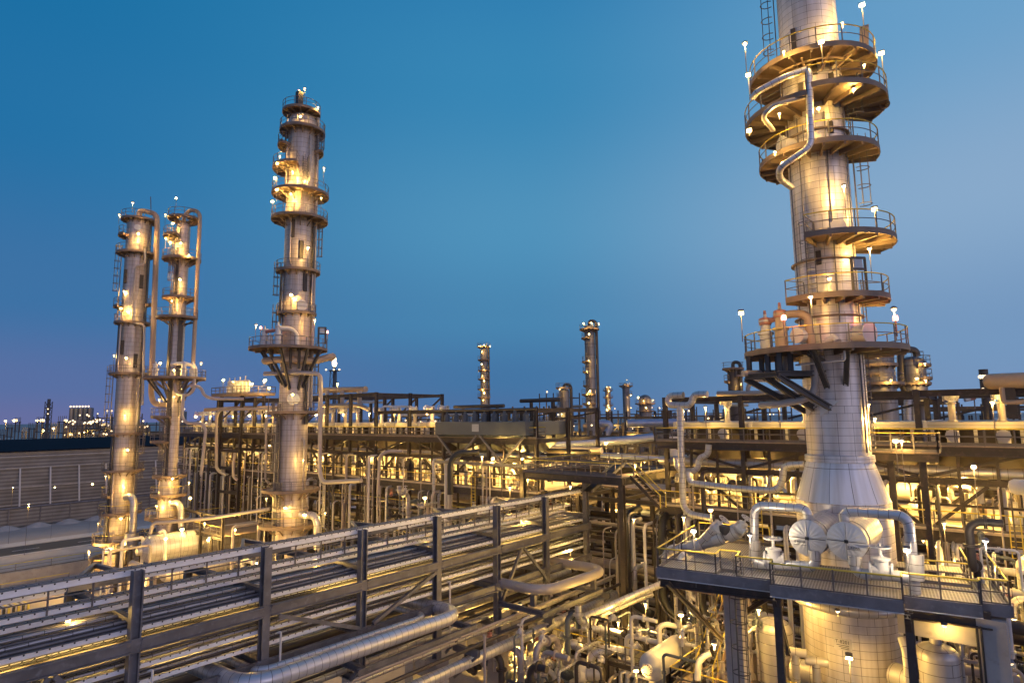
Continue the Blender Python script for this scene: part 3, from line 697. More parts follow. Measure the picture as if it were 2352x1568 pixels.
T.pipe([at_d(690, 1182, 71.4), at_d(722, 1183, 70.9), at_d(729, 1200, 70.5), at_d(729, 1260, 70.5)], .42, 'pipe', 'feed_pipe', 1.6, 14)
for a0, z0, z1 in ((96, P['7'], P['6']), (-90, P['8'], P['7']), (-92, P['9'], P['8']), (70, P['2'] - 4.4, P['2']), (98, P['10'], P['9'] - .3), (-55, P['11'], P['10']), (12, P['5'], P['4']), (-78, P['3l'], P['2']), (-40, P['12'], P['11'])):
    T.ladder(a0, 2.0, z0, z1)
for r_, a, zz, h_ in ((3.6, -78, 0, 2.6), (3.0, -42, 0, 2.9), (3.3, -60, 0, 1.6)): relief_valve(T.root, T.at(a, r_, P['9'] + .05), h_, .42, 'white')
T.pipe([T.at(-38, 2.9, P['9'] + 2.2), T.at(-15, 2.4, P['9'] + 2.2), T.at(2, 2.1, P['9'] + 1.7), T.at(4, 2.1, P['9'] + .1)], .26, 'white', 'outlet_pipe', .6)
T.pipe([T.at(-72, 3.5, P['9'] + 1.9), T.at(-46, 3.0, P['9'] + 2.0)], .2, 'red', 'outlet_pipe', .3)
T.manway(14, 1.68, P['8'] + .75, .68, .5); T.manway(-2, 1.68, P['10'] + 1.5, .72, .4); T.manway(-40, 1.52, P['5'] + .8, .4)
for a, zz in ((-25, P['7'] + 5.0), (28, P['7'] - 1.6), (8, P['7'] + 2.4)):
    MB().prism(T.at(a, 1.70, zz - 1.1), T.at(a, 1.70, zz + 1.1), [(-.16, -.25), (.16, -.25), (.16, .25), (-.16, .25)]).build('lifting_lug', 'steel', T.root)
T.shell([(1.70, T.z(668, 1.5)), (1.78, T.z(668, 1.5)), (1.78, T.z(664, 1.5)), (1.70, T.z(664, 1.5))], 'shellfar', 'ring_beam', 32)
T.shell([(1.95, T.z(1176, 1.9)), (2.05, T.z(1175, 1.9)), (2.05, T.z(1170, 1.9)), (1.95, T.z(1169, 1.9))], 'shellfar', 'ring_beam', 32)
b = MB(); p = at_d(687, 248, 73); b.bar(p, p + V((0, 0, 2.1)), .7, .7); b.build('beacon_housing', 'dark', T.root)
p0, p1 = at_d(731, 790, 71), at_d(747, 790, 71.5); fr = MB()
for p in (p0, p1): fr.bar(p, p + V((0, 0, 2)), .16)
for h_ in (1.95, 1.2): fr.bar(p0 + V((0, 0, h_)), p1 + V((0, 0, h_)), .14)
fo = fr.build('sign_frame', 'dark', T.root); MB().bar(p0.lerp(p1, .15) + V((0, 0, 1.6)), p0.lerp(p1, .85) + V((0, 0, 1.6)), .03, .55).build('sign_panel', 'glass', fo)
for px, py, dd, pole, pw in ((700, 204, 1, 1.9, 60), (731, 247, .8, .6, 60), (643, 360, 2.2, 1, 90), (637, 376, 2.6, 2, 60), (744, 387, 1.5, 2.2, 40), (632, 409, 2.5, 1.6, 70), (636, 436, 2.6, 1.4, 90), (626, 463, 2.2, 1.4, 110), (738, 455, 1.5, 2.2, 40),
                             (707, 568, 2.5, 2.4, 230), (669, 677, 2.3, 2, 230), (588, 746, 1, 2, 50), (723, 735, 2.4, 2, 90), (609, 872, 3.6, 3, 80), (672, 905, 3.4, .5, 90), (775, 880, 2, 2, 60), (697, 1055, 2.2, .3, 90), (612, 1143, 2, 2.4, 50),
                             (700, 1180, 6.5, 7, 300), (747, 1176, 2.5, 4, 60), (655, 1165, 2.4, .5, 130), (690, 268, 2.2, .3, 110), (668, 445, 2.4, .4, 200), (672, 395, 2.4, .4, 160), (700, 415, 2.4, .4, 160)):
    T.lamp(px, py, dd, pole, pw, sz=.95 if pole > 1 else .6)
for a, z0, z1 in ((-62, 4, P['10'] - .5), (66, P['7'] - 3, P['6'] - .4), (-74, P['9'] + 3, P['7'] - .5), (48, P['9'] - 9, P['9'] - 1), (82, P['6'] + 1, P['2'] - 1)):
    p_, q_ = T.at(a, 1.92, z0), T.at(a, 1.92, z1); MB().bar(p_, q_, .12, .55, up=T.at(a + 90, 1, 0) - T.at(a + 90, 0, 0)).build('cable_riser', 'dark', T.root)
for a, z0, z1, r_ in ((40, P['12'], P['11'] + 6, .1), (52, P['10'], P['9'] - 2, .14), (-30, P['6'] - 6, P['6'], .09), (58, P['8'], P['7'], .12), (30, P['2'] - 7, P['2'] - 1, .12), (-60, P['4'] - 4, P['3l'], .1)):
    T.pipe([T.at(a, 1.68, z0), T.at(a, 2.0, z0 + .4), T.at(a, 2.0, z1 - .4), T.at(a, 1.68, z1)], r_, 'paintpipe', 'side_pipe', .3, 8)
T.flush('tall middle tower')
beacon(at_d(687, 212, 73), 'red beacon on the very top of the middle tower', 30)
beacon(at_d(752, 765, 73), 'red beacon at right end of the middle tower wide platform', 30)
beacon(at_d(599, 755, 73), 'red beacon at left end of the middle tower wide platform', 30)

# ---- twin towers on the left
A = Tower('twin_tower', 'thicker left one of two twin towers, overhead pipe arching off its top', 290, 88)
za = A.z(497, 0)
A.shell([(1.52, 0), (1.52, A.z(1180, 1.4)), (1.5, A.z(1090, 1.4)), (1.5, za - .9)] + [(1.5 * math.cos(i * pi / 12), za - .9 + .9 * math.sin(i * pi / 12)) for i in range(1, 7)], 'shellfar', 'shell', 36)
ya = (495, 533, 574, 699, 736, 855, 995, 1081, 1139, 1180, 1247, 1303); PA = [A.z(y, 2.3) for y in ya]
for z_, r1_, a0, a1 in zip(PA, (2.3, 2.5, 2.6, 2.5, 2.3, 2.5, 2.1, 2.6, 2.4, 2.6, 3.1, 3.2), (-180, -130, -150, -130, -165, -180, -150, -150, -140, -165, -160, -160), (180, -50, 130, -55, 130, 180, 110, 130, -45, 110, 110, 60)):
    A.plat(z_, 1.36 if z_ > PA[9] + .1 else 1.42, r1_, a0, a1)
A.plat(PA[3] + .6, 1.36, 2.3, 60, 125)
A.pipe([A.at(0, .1, za - .3), A.at(0, .1, za + .9), at_d(338, 486, 88), at_d(360, 492, 88), at_d(361, 520, 88), at_d(347, 905, 88), at_d(353, 928, 87.6), at_d(386, 930, 87)], .37, 'tan', 'overhead_pipe', 1.3, 14)
A.pipe([at_d(333, 570, 86.4), at_d(333, 608, 86.4), at_d(312, 611, 86.4), at_d(300, 740, 86.4), at_d(332, 746, 86.4), at_d(327, 930, 86.6)], .16, 'paintpipe', 'riser_pipe', .5)
A.pipe([at_d(290, 1142, 86.4), at_d(300, 1138, 85.6), at_d(308, 1150, 85.2), at_d(305, 1215, 85.2), at_d(302, 1280, 85.2)], .46, 'pipe', 'feed_pipe', 1.3, 14)
A.pipe([at_d(303, 1222, 85.2), at_d(301, 1262, 85.2)], .85, 'pipe', 'feed_pipe_sleeve')
for a0, i, j in ((-88, 3, 2), (-90, 6, 5), (62, 7, 6), (60, 8, 7), (-60, 10, 9), (-80, 4, 3)): A.ladder(a0, 1.9, PA[i], PA[j])
A.manway(-5, 1.36, A.z(522, 1.4), .45, .25)
for a, y_ in ((-50, 640), (30, 650), (40, 585), (-40, 860 - 60), (25, 830)): MB().prism(A.at(a, 1.5, A.z(y_) - 1), A.at(a, 1.5, A.z(y_) + 1), [(-.14, -.25), (.14, -.25), (.14, .25), (-.14, .25)]).build('lifting_lug', 'steel', A.root)
MB().tube([at_d(347, 490, 87), at_d(346, 452, 87)], .06, 6).build('lightning_rod', 'rail', A.root)
for px, py, dd, pole, pw, sz in ((305, 466, 1, 1.6, 40, 1.2), (274, 493, 1, 1.4, 50, 1), (318, 537, 2, .3, 260, .6), (285, 669, 1.5, 1.7, 60, 1), (278, 708, 2, 1.7, 60, .8), (294, 716, 2, .3, 230, .5), (262, 815, 1, 1.7, 40, .9), (290, 822, 2.2, .5, 90, .7), (286, 952, 1.8, .5, 130, .7), (293, 1032, 1.8, .5, 140, .7),
                               (243, 1092, 1, 3, 40, 1), (286, 1118, 1.8, .4, 170, .6), (226, 1200, 1, 3, 40, 1), (278, 1190, 2, .4, 130, .6), (244, 1258, 4, .5, 120, 1.3), (254, 1256, 3, 2, 120, 1.5), (310, 1240, 2, 1, 60, .9)):
    A.lamp(px, py, dd, pole, pw, sz=sz)
for a, i, j in ((68, 7, 2), (-64, 10, 6), (74, 3, 0), (-78, 5, 4)):
    MB().bar(A.at(a, 1.66, PA[i]), A.at(a, 1.66, PA[j] - .4), .12, .5, up=A.at(a + 90, 1, 0) - A.at(a + 90, 0, 0)).build('cable_riser', 'dark', A.root)
for a, i, j in ((45, 6, 5), (-35, 9, 7), (30, 11, 9), (-50, 5, 4), (75, 10, 8)):
    A.pipe([A.at(a, 1.5, PA[i]), A.at(a, 1.8, PA[i] + .4), A.at(a, 1.8, PA[j] - .5), A.at(a, 1.5, PA[j] - .2)], .12, 'paintpipe', 'side_pipe', .3, 8)
A.flush('thicker left twin tower')
B = Tower('twin_tower', 'slimmer right one of two twin towers, wide ring platform halfway up', 397, 86)
zb = B.z(512, 0); zm = B.z(1100, 1)
B.shell([(1.28, 0), (1.28, zm - .4), (.92, zm + .5), (.92, zb - .7)] + [(.92 * math.cos(i * pi / 12), zb - .7 + .7 * math.sin(i * pi / 12)) for i in range(1, 7)], 'shellfar', 'shell', 32)
yb = (492, 535, 588, 678, 725, 866, 955, 1013, 1094, 1138, 1190, 1240); PB = [B.z(y, 2) for y in yb]
for z_, r1_, a0, a1 in zip(PB, (2.1, 2.5, 2.5, 2.2, 2.8, 3.9, 2.7, 2.6, 2.1, 2.2, 2.7, 2.6), (-180, -160, -175, -100, -160, -180, -150, -150, -170, -165, -165, -150), (180, -20, 150, 140, 60, 180, -10, -20, 130, 90, 120, 100)):
    B.plat(z_, .92 if z_ > zm else 1.28, r1_, a0, a1)
b = MB()
for a in (-90, -60, -30, 30, 60): b.ib(B.at(a, 3.3, PB[5] - .3), B.at(a, 1.0, PB[5] - 3.4), .24, .2, .05)
b.build('strut', 'dark', B.root)
B.pipe([B.at(0, .1, zb - .2), B.at(0, .1, zb + .8), at_d(437, 480, 86), at_d(459, 487, 86), at_d(459, 510, 86), at_d(443, 845, 86)], .27, 'tan', 'overhead_pipe', 1.1, 12)
B.pipe([at_d(402, 880, 84), at_d(404, 905, 84), at_d(432, 908, 84), at_d(446, 895, 84), at_d(446, 870, 84)], .2, 'paintpipe', 'loop_pipe', .8)
B.pipe([at_d(436, 885, 84), at_d(462, 888, 84), at_d(468, 908, 84), at_d(490, 916, 84.5), at_d(560, 916, 86)], .21, 'paintpipe', 'loop_pipe', .8)
B.pipe([at_d(421, 905, 83.5), at_d(418, 958, 83.5), at_d(428, 971, 83.5), at_d(462, 972, 83.5), at_d(473, 984, 83.5), at_d(462, 1090, 83.5)], .21, 'paintpipe', 'riser_pipe', .8)
B.pipe([at_d(395, 1155, 84.6), at_d(408, 1152, 84.2), at_d(416, 1166, 84), at_d(416, 1215, 84)], .38, 'pipe', 'feed_pipe', 1.2, 14)
for a0, i, j in ((-62, 2, 1), (-50, 4, 3), (-40, 8, 6), (-45, 3, 2), (40, 6, 5)): B.ladder(a0, 1.3, PB[i], PB[j])
for a, r_ in ((20, 2.9), (40, 3.2), (-70, 2.6)): relief_valve(B.root, B.at(a, r_, PB[5]), 2.2, .4, 'white')
B.pipe([B.at(-20, 1.4, PB[5] + 1.9), B.at(20, 2.9, PB[5] + 1.9), B.at(46, 3.3, PB[5] + 1.6), B.at(50, 3.3, PB[5] + .2)], .26, 'white', 'outlet_pipe', .5)
for px, py, dd, pole, pw, sz in ((405, 455, 1, 1.6, 30, 1), (380, 493, 1, 1.4, 50, 1), (397, 513, 1.6, 1, 80, 1), (381, 547, 1.4, 1.4, 60, .9), (391, 556, 1.6, 1, 110, .9), (415, 558, 1.8, .3, 220, .5), (434, 585, 1.5, .4, 60, .8), (413, 642, 1.6, .3, 200, .5), (395, 690, 1.8, .3, 110, .5), (404, 722, 1.8, .3, 60, .5), (368, 833, 1, 1.7, 60, 1.1), (462, 833, 1.5, 1.7, 50, 1),
                               (400, 850, 1.8, .3, 120, .5), (366, 916, 1, 1.7, 60, 1.1), (400, 910, 2, .3, 80, .5), (396, 1098, 2.2, .3, 180, .6), (390, 1150, 2.4, .3, 110, .6), (360, 1160, 2, 1.5, 90, 1.1), (437, 1142, 2, 1.5, 90, 1.1), (434, 1106, 2, 2.4, 60, 1)):
    B.lamp(px, py, dd, pole, pw, sz=sz)
for a, i, j in ((-34, 3, 2), (20, 5, 4), (-30, 8, 5), (-60, 5, 4)):
    MB().bar(B.at(a, 1.08, PB[i]), B.at(a, 1.08, PB[j] - .4), .12, .6, up=B.at(a + 90, 1, 0) - B.at(a + 90, 0, 0)).build('cable_riser', 'dark', B.root)
for y_ in (520, 602, 690, 745):
    MB().bar(B.at(60, .9, B.z(y_)), at_d(455 - (y_ - 520) * .04, y_ - 4, 86), .14, .2).build('pipe_bracket', 'steel', B.root)
B.flush('slimmer right twin tower')
# ------------------------------------------------------------------ foreground cable and pipe rack along Y
RX = -30.6
t = thing('pipe_rack', 'long open steel rack of cable trays running from lower left into the plant', 'pipe rack', (RX, 20, 0))
for i in range(-2, 7):
    y = 11 + 6 * i
    top = 16.45 if i < 6 else 17.6
    MB().ib((RX, y, 7.5), (RX, y, top), .44, .40, .045, up=(0, 1, 0) if i % 2 == 0 else (1, 0, 0)).build('column', 'galv', t)
    MB().ib((RX - 9, y, 7.5), (RX - 9, y, 14.6), .40, .36, .045, up=(0, 1, 0)).build('column', 'galv', t)
    for z in (10.7, 8.1, 14.2): MB().ib((RX - .22, y, z), (RX - 8.8, y, z), .4, .26, .04).build('cross_beam', 'galv', t)
    MB().b2(RX - .55, RX + .55, y - .55, y + .55, -0.2, 7.5).build('pedestal', 'conc', t)
    MB().b2(RX - 9.5, RX - 8.5, y - .5, y + .5, -0.2, 7.5).build('pedestal', 'conc', t)
    if i >= 0: MB().b2(RX - 8.5, RX - .55, y - .35, y + .35, 2.8, 4.0).build('concrete_beam', 'conc', t)
for i in range(-2, 7):
    for z in (13.35, 10.75):
        y = 11 + 6 * i
        g_ = MB().b2(RX + .232, RX + .262, y - .42, y + .42, z - .3, z + .3)
        for a_ in (-.32, -.2, .2, .32):
            for h_ in (-.2, 0, .2): g_.box((RX + .28, y + a_, z + h_), (.04, .05, .05))
        g_.build('splice_plate', 'galv', t)
for y0, y1 in ((-1, 10.78), (11.22, 16.78), (17.22, 22.78), (23.22, 28.78), (29.22, 34.78), (35.22, 40.78), (41.22, 46.78)):
    MB().ib((RX + .26, y0, 13.35), (RX + .26, y1, 13.35), .52, .26, .04).build('long_beam', 'galv', t)
    MB().ib((RX + .2, y0, 10.75), (RX + .2, y1, 10.75), .5, .26, .04).build('long_beam', 'galv', t)
MB().b2(RX + .56, RX + .9, 23.6, 40.5, 3.1, 4.1).build('concrete_beam', 'conc', t)
for y0, y1, z0, z1 in ((7.9, 5.9, 13.05, 10.2), (8.1, 10.3, 13.05, 10.2), (17.6, 22.6, 13.0, 11.1), (28.6, 23.6, 13.0, 11.1), (37.5, 34.9, 13.0, 9.3), (37.8, 41.0, 13.0, 9.8)):
    MB().bar((RX + .3, y0, z0), (RX + .3, y1, z1), .20, .20).build('brace', 'galv', t)
# top tray girder with railing bars under it
def tray(name, label, x0, x1, z, y0, y1, lip=.16, front=True):
    """ladder tray with flat cover sheets and pale bolted side flanges"""
    k = thing(name, label, 'cable tray', ((x0 + x1) / 2, y0, z), 'cable trays on the long rack')
    MB().b2(x0 + .05, x1 - .05, y0, y1, z - .03, z + .02).build('tray_cover', 'traylid', k)
    for x in (x0, x1):
        MB().b2(x - .03, x + .03, y0, y1, z - lip, z + .05).build('side_rail', 'pale', k)
        MB().b2(x - .09, x + .09, y0, y1, z + .052, z + .075).build('flange', 'galv', k)
    return k
M['traylid'] = pm('tray_cover_sheet', (0.10, 0.097, 0.1), 0.45, 0.4, 0.25, 0.5, rust=(0.15, 0.145, 0.15), stretch=(2.5, .35, 1))
tray('cable_tray', 'narrow topmost cable tray along the front edge of the rack', RX - .75, RX - .28, 16.45, -1, 47, .22)
tray('cable_tray', 'narrow double tray running below the handrail of the rack', RX - 1.5, RX - 1.0, 15.25, -1, 46)
tray('cable_tray', 'narrow tray just below the double tray on the rack', RX - 1.9, RX - 1.55, 14.75, -1, 46)
for i_, (a_, c_, z_) in enumerate(((.28, 1.0, 13.95), (1.2, 1.95, 13.98), (2.2, 2.9, 14.05), (3.1, 4.0, 14.0))): tray('cable_tray', 'lit tray cover just above the long front beam, %s one in from the front' % nth(i_), RX - c_, RX - a_, z_, -1, 48)
for lv, z_ in (('second', 13.05), ('third', 12.35), ('lowest', 11.65)):
    for i_, (a_, c_) in enumerate(((.28, .95), (1.25, 1.95), (2.25, 2.9))): tray('cable_tray', '%s tray cover in from the front on the %s tier of the long rack' % (nth(i_), lv), RX - c_, RX - a_, z_ + .04 * i_, -1, 48)
tray('cable_tray', 'tray at the far side of the rack, dark cover', RX - 8.6, RX - 6.6, 14.75, -1, 46)
b = MB()
for i in range(30): b.bar((RX - .9, 0 + i * 1.6, 15.1), (RX - .9, 0 + i * 1.6, 16.3), .06)
b.bar((RX - .9, -1, 15.75), (RX - .9, 47, 15.75), .05)
b.build('railing', 'rail', t)
for i in range(5):
    y = 9.5 + i * 8.2
    fr = MB(); fr.ib((RX - 4, y, 15.3), (RX - 8.5, y + 2.4, 15.3), .3, .2, .03); fr.bar((RX - 4, y + 3, 15.32), (RX - 8.5, y + 2.4, 15.32), .2, .2); fr.bar((RX - 4, y, 15.3), (RX - 4, y + 3, 15.3), .2, .24)
    fr.build('bracing_frame', 'galv', t)
for i, (y, x, z) in enumerate(((9.2, RX - 2.6, 14.55), (40.5, RX - 2.2, 14.55), (22.0, RX - 3.4, 14.55), (31.0, RX - 3.4, 14.5))):
    k = thing('tray_lamp', 'small box lamp lighting the wide tray cover, %s from the near end' % nth((0, 3, 1, 2)[i]), 'lamp', (x, y, 13.99), 'box lamps on the tray covers')
    MB().b2(x - .1, x + .1, y - .1, y + .1, 13.99, z).build('post', 'white', k)
    MB().lathe((x, y, z), [(.10, .16), (.24, .1), (.28, 0), (0, .02)], 10).build('lamp_cap', 'white', k)
    MB().lathe((x, y, z), [(.2, -.01), (.16, -.06), (0, -.08)], 10).build('lens', 'lens', k)
    add_light((x + .28, y + .2, z - .12), 150, WARM, .08, k)
for i in range(14):
    y = 4.0 + i * 3.2
    for j, (z, x) in enumerate(((13.75, RX - 1.2), (12.93, RX - 1.7), (12.2, RX - 1.4))):
        y += .9 * (j - 1)
        k = thing('strip_light', 'dim strip light fixed under a tray cover, %s one from the near end, %s tier' % (nth(i), ('upper', 'middle', 'lower')[j]), 'lamp', (x, y, z), 'strip lights under the trays')
        MB().b2(x - .06, x + .06, y - 1.25, y + 1.25, z + .02, z + .1).build('housing', 'white', k)
        MB().b2(x - .05, x + .05, y - 1.2, y + 1.2, z - .02, z + .018).build('lens', 'lens', k)
        strip_light((x, y, z - .06), 2.6, (0, 100, 50, 120, 30)[(i * 3 + j * 2) % 5], k)

# big expansion loops hanging out of the rack
def loopsup(root, x, y0, y1, z):
    b = MB()
    for y in (y0, y1): b.ib((RX + .2, y, z), (x, y, z), .34, .24, .04)
    b.ib((x, y0 - .4, z), (x, y1 + .4, z), .34, .24, .04)
    for y in (y0, y1): b.bar((RX + .22, y, z - 2.0), (x - .6, y, z - .18), .16)
    return b.build('loop_support', 'galv', root)
t1 = thing('expansion_loop', 'fat ribbed silver pipe bending out of the rack in a long loop at lower left', 'pipe', (-28.2, 22, 10.6))
MB().tube([(-36, 14.6, 10.75), (-28.6, 15.2, 10.75), (-28.2, 28.9, 10.75), (-36, 28.6, 10.75)], .41, 24, 1.5, seg=10).build('pipe', 'pipefine', t1)
MB().tube([(-36, 16.2, 10.7), (-29.9, 16.4, 10.7), (-29.7, 27.3, 10.7), (-36, 27.2, 10.7)], .20, 14, .8).build('inner_pipe', 'pipefine', t1)
loopsup(t1, -28.0, 21.3, 29.6, 9.75)
t2 = thing('expansion_loop', 'smooth grey painted pipe loop beside the right-hand part of the rack', 'pipe', (-26.5, 39, 10.6))
MB().tube([(-36, 35.4, 10.9), (-26.7, 35.4, 10.9), (-26.3, 43.2, 10.9), (-36, 43.2, 10.9)], .36, 20, 1.5, seg=10).build('pipe', 'paintpipe', t2)
loopsup(t2, -26.2, 35.0, 42.0, 9.6)
for k_ in ((-27.6, 35.4), (-28.2, 43.2), (-26.5, 41.5)): MB().b2(k_[0] - .2, k_[0] + .2, k_[1] - .12, k_[1] + .12, 9.8, 10.56).build('pipe_shoe', 'galv', t2)
for i, (dx, z, r) in enumerate(((.55, 14.06, .07), (.8, 14.06, .05), (1.08, 14.1, .08), (1.55, 14.1, .06), (1.78, 14.08, .05), (2.06, 14.15, .09), (2.5, 14.16, .06), (2.72, 14.15, .06), (3.4, 14.14, .1), (.6, 13.17, .08), (1.1, 13.2, .08), (.6, 12.46, .07), (1.1, 12.5, .08), (.5, 11.75, .06), (.75, 11.76, .06), (1.1, 11.8, .08))):
    single('conduit', MB().tube([(RX - dx, -1.5, z), (RX - dx, 46.5, z)], r, 8), ('galv', 'darkpipe', 'pipe')[i % 3], 'thin line running along the %s tier of rack trays, %s in from the front' % (('top', 'second', 'third', 'lowest')[0 if i < 9 else 1 if i < 11 else 2 if i < 13 else 3], nth(i if i < 9 else i - (9 if i < 11 else 11 if i < 13 else 13))), 'conduit', (RX - dx, 20, z), 'thin lines on the rack trays')
# bed of pipes low in the rack
rnd = random.Random(3)
xs = [-31.6, -32.3, -33.0, -33.9, -34.8, -35.5, -36.3, -37.1, -37.9, -38.6]
for i, x in enumerate(xs):
    r = (.18, .12, .22, .3, .16, .24, .12, .3, .2, .15)[i]
    single('pipe', MB().tube([(x, -2, 8.32 + r), (x, 49, 8.32 + r)], r, 12), 'darkpipe' if i % 3 else 'pipe', 'long pipe lying low in the rack, %s counted inward from its front columns' % nth(i), 'pipe', (x, 20, 8.3), 'pipes lying in the long rack')
for i, (x, z, r, m_) in enumerate(((-28.7, 7.45, .36, 'pipefine'), (-29.6, 8.55, .16, 'pipe'), (-29.2, 8.9, .1, 'paintpipe'), (-28.0, 8.6, .12, 'darkpipe'))):
    single('pipe', MB().tube([(x, 2, z), (x, 49.2, z)], r, 18), m_, ['fat ribbed pipe running in front of the concrete pedestals of the rack', 'ribbed pipe on outriggers above the fat pedestal pipe', 'thin painted pipe just above the pedestal pipes', 'dark thin pipe outermost beside the pedestals'][i], 'pipe', (x, 25, z - r))
for i in range(5):
    y = 14 + i * 8
    single('pipe_bracket', MB().b2(-30.04, -27.8, y - .12, y + .12, 7.9, 8.32).bar((-30.0, y, 6.2), (-28.0, y, 7.9), .14), 'galv', 'steel outrigger bracket under the pedestal pipes, %s from the near end' % nth(i), 'bracket', (-30, y, 6.2), 'outrigger brackets on the pedestals')
# conduit drops by the columns
for i in (0, 1, 3):
    y = 11 + 6 * i + .6
    single('conduit', MB().tube([(RX + .42, y - .1, 12.2), (RX + .6, y, 12.3), (RX + .6, y, 8.0)], .055, 8, .2), 'white', 'thin white conduit dropping beside the %s rack column from the near end' % nth(i + 1), 'conduit', (RX + .6, y, 8))
b = MB()
b.tube([(-27.5, 30.2, 9.3), (-27.5, 30.2, 0)], .09, 8)
single('conduit', b, 'paintpipe', 'tall thin pole standing at the far end of the ribbed loop', 'pole', (-27.5, 30.2, 0))

# ------------------------------------------------------------------ cross rack carrying air coolers, in three lengths
YF = 50.0
ZC, ZD = 15.3, 20.7
def cross_rack(label, xs, y0, depth, tall, where, ZT_, slab=True):
    top = lambda x: ZT_ or (26.3 if x < -64 else 23.9)
    x0, x1 = min(xs), max(xs)
    t = thing('pipe_rack', label, 'pipe rack', ((x0 + x1) / 2, y0, 0))
    rows = (y0 + .25, y0 + depth / 2, y0 + depth)
    for x in xs:
        for j, y in enumerate(rows):
            MB().ib((x, y, 0), (x, y, top(x) if x in tall else ZD + (.0 if j else -.35)), .4, .34, .05, up=(0, 1, 0)).build('column', 'steel', t)
        for z in (4.5, 8.2, 11.8, ZC - .5, 18.4, ZD - .25):
            MB().ib((x, rows[0] + .22, z), (x, rows[2] - .22, z), .4, .26, .04).build('cross_beam', 'steel', t)
        ZT = top(x)
        if x in tall: MB().ib((x, rows[0] + .22, ZT - .3), (x, rows[2] - .22, ZT - .3), .4, .28, .04).build('cross_beam', 'steel', t)
    for a, c in zip(xs, xs[1:]):
        for j, y in enumerate(rows):
            for z, h in ((4.5, .34), (8.2, .34), (11.8, .4), (18.4, .4)):
                MB().ib((a + .22, y, z), (c - .22, y, z), h, .24, .04).build('long_beam', 'steel', t)
        k = 1 if (round(a) // 6) % 2 else -1
        p, q = ((a + .3), (c - .3)) if k > 0 else ((c - .3), (a + .3))
        for y in (rows[0] + .01, rows[2] - .3):
            MB().bar((p, y, ZC + .1), ((p + q) / 2 + (q - p) * .08, y, 18.2), .22, .22).build('brace', 'steel', t)
        MB().bar((p, rows[0] + .05, 18.7), (q, rows[0] + .05, ZD - .4), .2, .2).build('brace', 'steel', t)
        MB().bar((q, rows[0] + .05, 8.4), ((p + q) / 2, rows[0] + .05, 11.6), .22, .22).build('brace', 'steel', t)
        MB().bar((p, rows[0] + .05, 11.6), ((p + q) / 2, rows[0] + .05, 8.4), .22, .22).build('brace', 'steel', t)
        ZT = min(top(a), top(c))
        if a in tall and c in tall:
            for y in rows[::2]: MB().ib((a + .22, y, ZT - .25), (c - .22, y, ZT - .25), .42, .3, .04).build('long_beam', 'steel', t)
            MB().bar((a + .3, rows[2], ZD + 1.8), (c - .3, rows[2], ZT - .6), .2, .2).build('brace', 'steel', t)
    for m_, (a, c) in enumerate(zip(xs, xs[1:])):
        for q in (.33, .67):
            x = a + (c - a) * q
            MB().ib((x, rows[0] + .02, ZC + .1), (x, rows[0] + .02, ZD - .6), .2, .18, .04, up=(0, 1, 0)).build('post', 'steel', t)
            MB().ib((x, rows[0], 8.3), (x, rows[0], ZC - .7), .2, .18, .04, up=(0, 1, 0)).build('post', 'steel', t)
        for z in (6.3, 10.0, 13.4, 16.9): MB().ib((a + .2, rows[0] + .03, z), (c - .2, rows[0] + .03, z), .16, .12, .03).build('girt', 'steel', t)
    for z in (8.45, 12.05):
        MB().b2(x0, x1, y0 - .5, y0 + .2, z - .05, z).build('walkway', 'deck', t); railing('railing', None, [(x0, y0 - .5, z), (x1, y0 - .5, z)], post=1.5, parent=t)
    # edge girders and decks
    for z, h in ((ZC - .35, .7), (ZD - .3, .6)):
        MB().ib((x0 - .6, y0 - .35, z), (x1 + .6, y0 - .35, z), h, .3, .05).build('edge_girder', 'steel', t)
    if slab:
        MB().b2(x0 - .6, x1 + .6, y0 - .55, y0 + depth + .6, ZC + .003, ZC + .16).build('concrete_deck', 'paving', t)
    MB().b2(x0 - .6, x1 + .6, y0 - .5, y0 + 1.1, ZD + .003, ZD + .06).build('walkway', 'deck', t)
    railing('railing', None, [(x0 - .6, y0 - .5, ZD + .06), (x1 + .6, y0 - .5, ZD + .06)], post=1.5, parent=t)
    railing('railing', None, [(x0 - .6, y0 + 1.0, ZD + .06), (x1 + .6, y0 + 1.0, ZD + .06)], post=1.5, parent=t, top='yellow')
    railing('railing', None, [(x0 - .6, y0 - .5, ZC + .16), (x1 + .6, y0 - .5, ZC + .16)], post=1.5, parent=t)
    return t
SEC = (('left rack', [-114, -108, -102, -96, -90, -84], 47.0, 13, (-102, -96, -90)),
       ('centre rack', [-81, -75.5, -70, -64.5, -58, -52, -45, -38.5], YF, 12, (-81, -75.5, -70, -64.5, -58, -52, -45, -38.5)),
       ('right rack', [-24.2, -17.6, -11.6, -5.6, .4, 6.4], YF, 12, (-24.2, -17.6, -11.6, -5.6, .4)))
LAB = ('brown steel rack behind the twin towers, two lit decks high', 'brown steel rack with lit concrete deck, right of the tall middle tower', 'nearer brown steel rack behind the broad right tower, carrying air coolers')
rnd = random.Random(11)
cnt = {}
def fresh(base, cat):
    """running ordinal for look-alike fittings of one rack length"""
    k = cnt.get(base, 0); cnt[base] = k + 1
    return base.replace('#', nth(k))
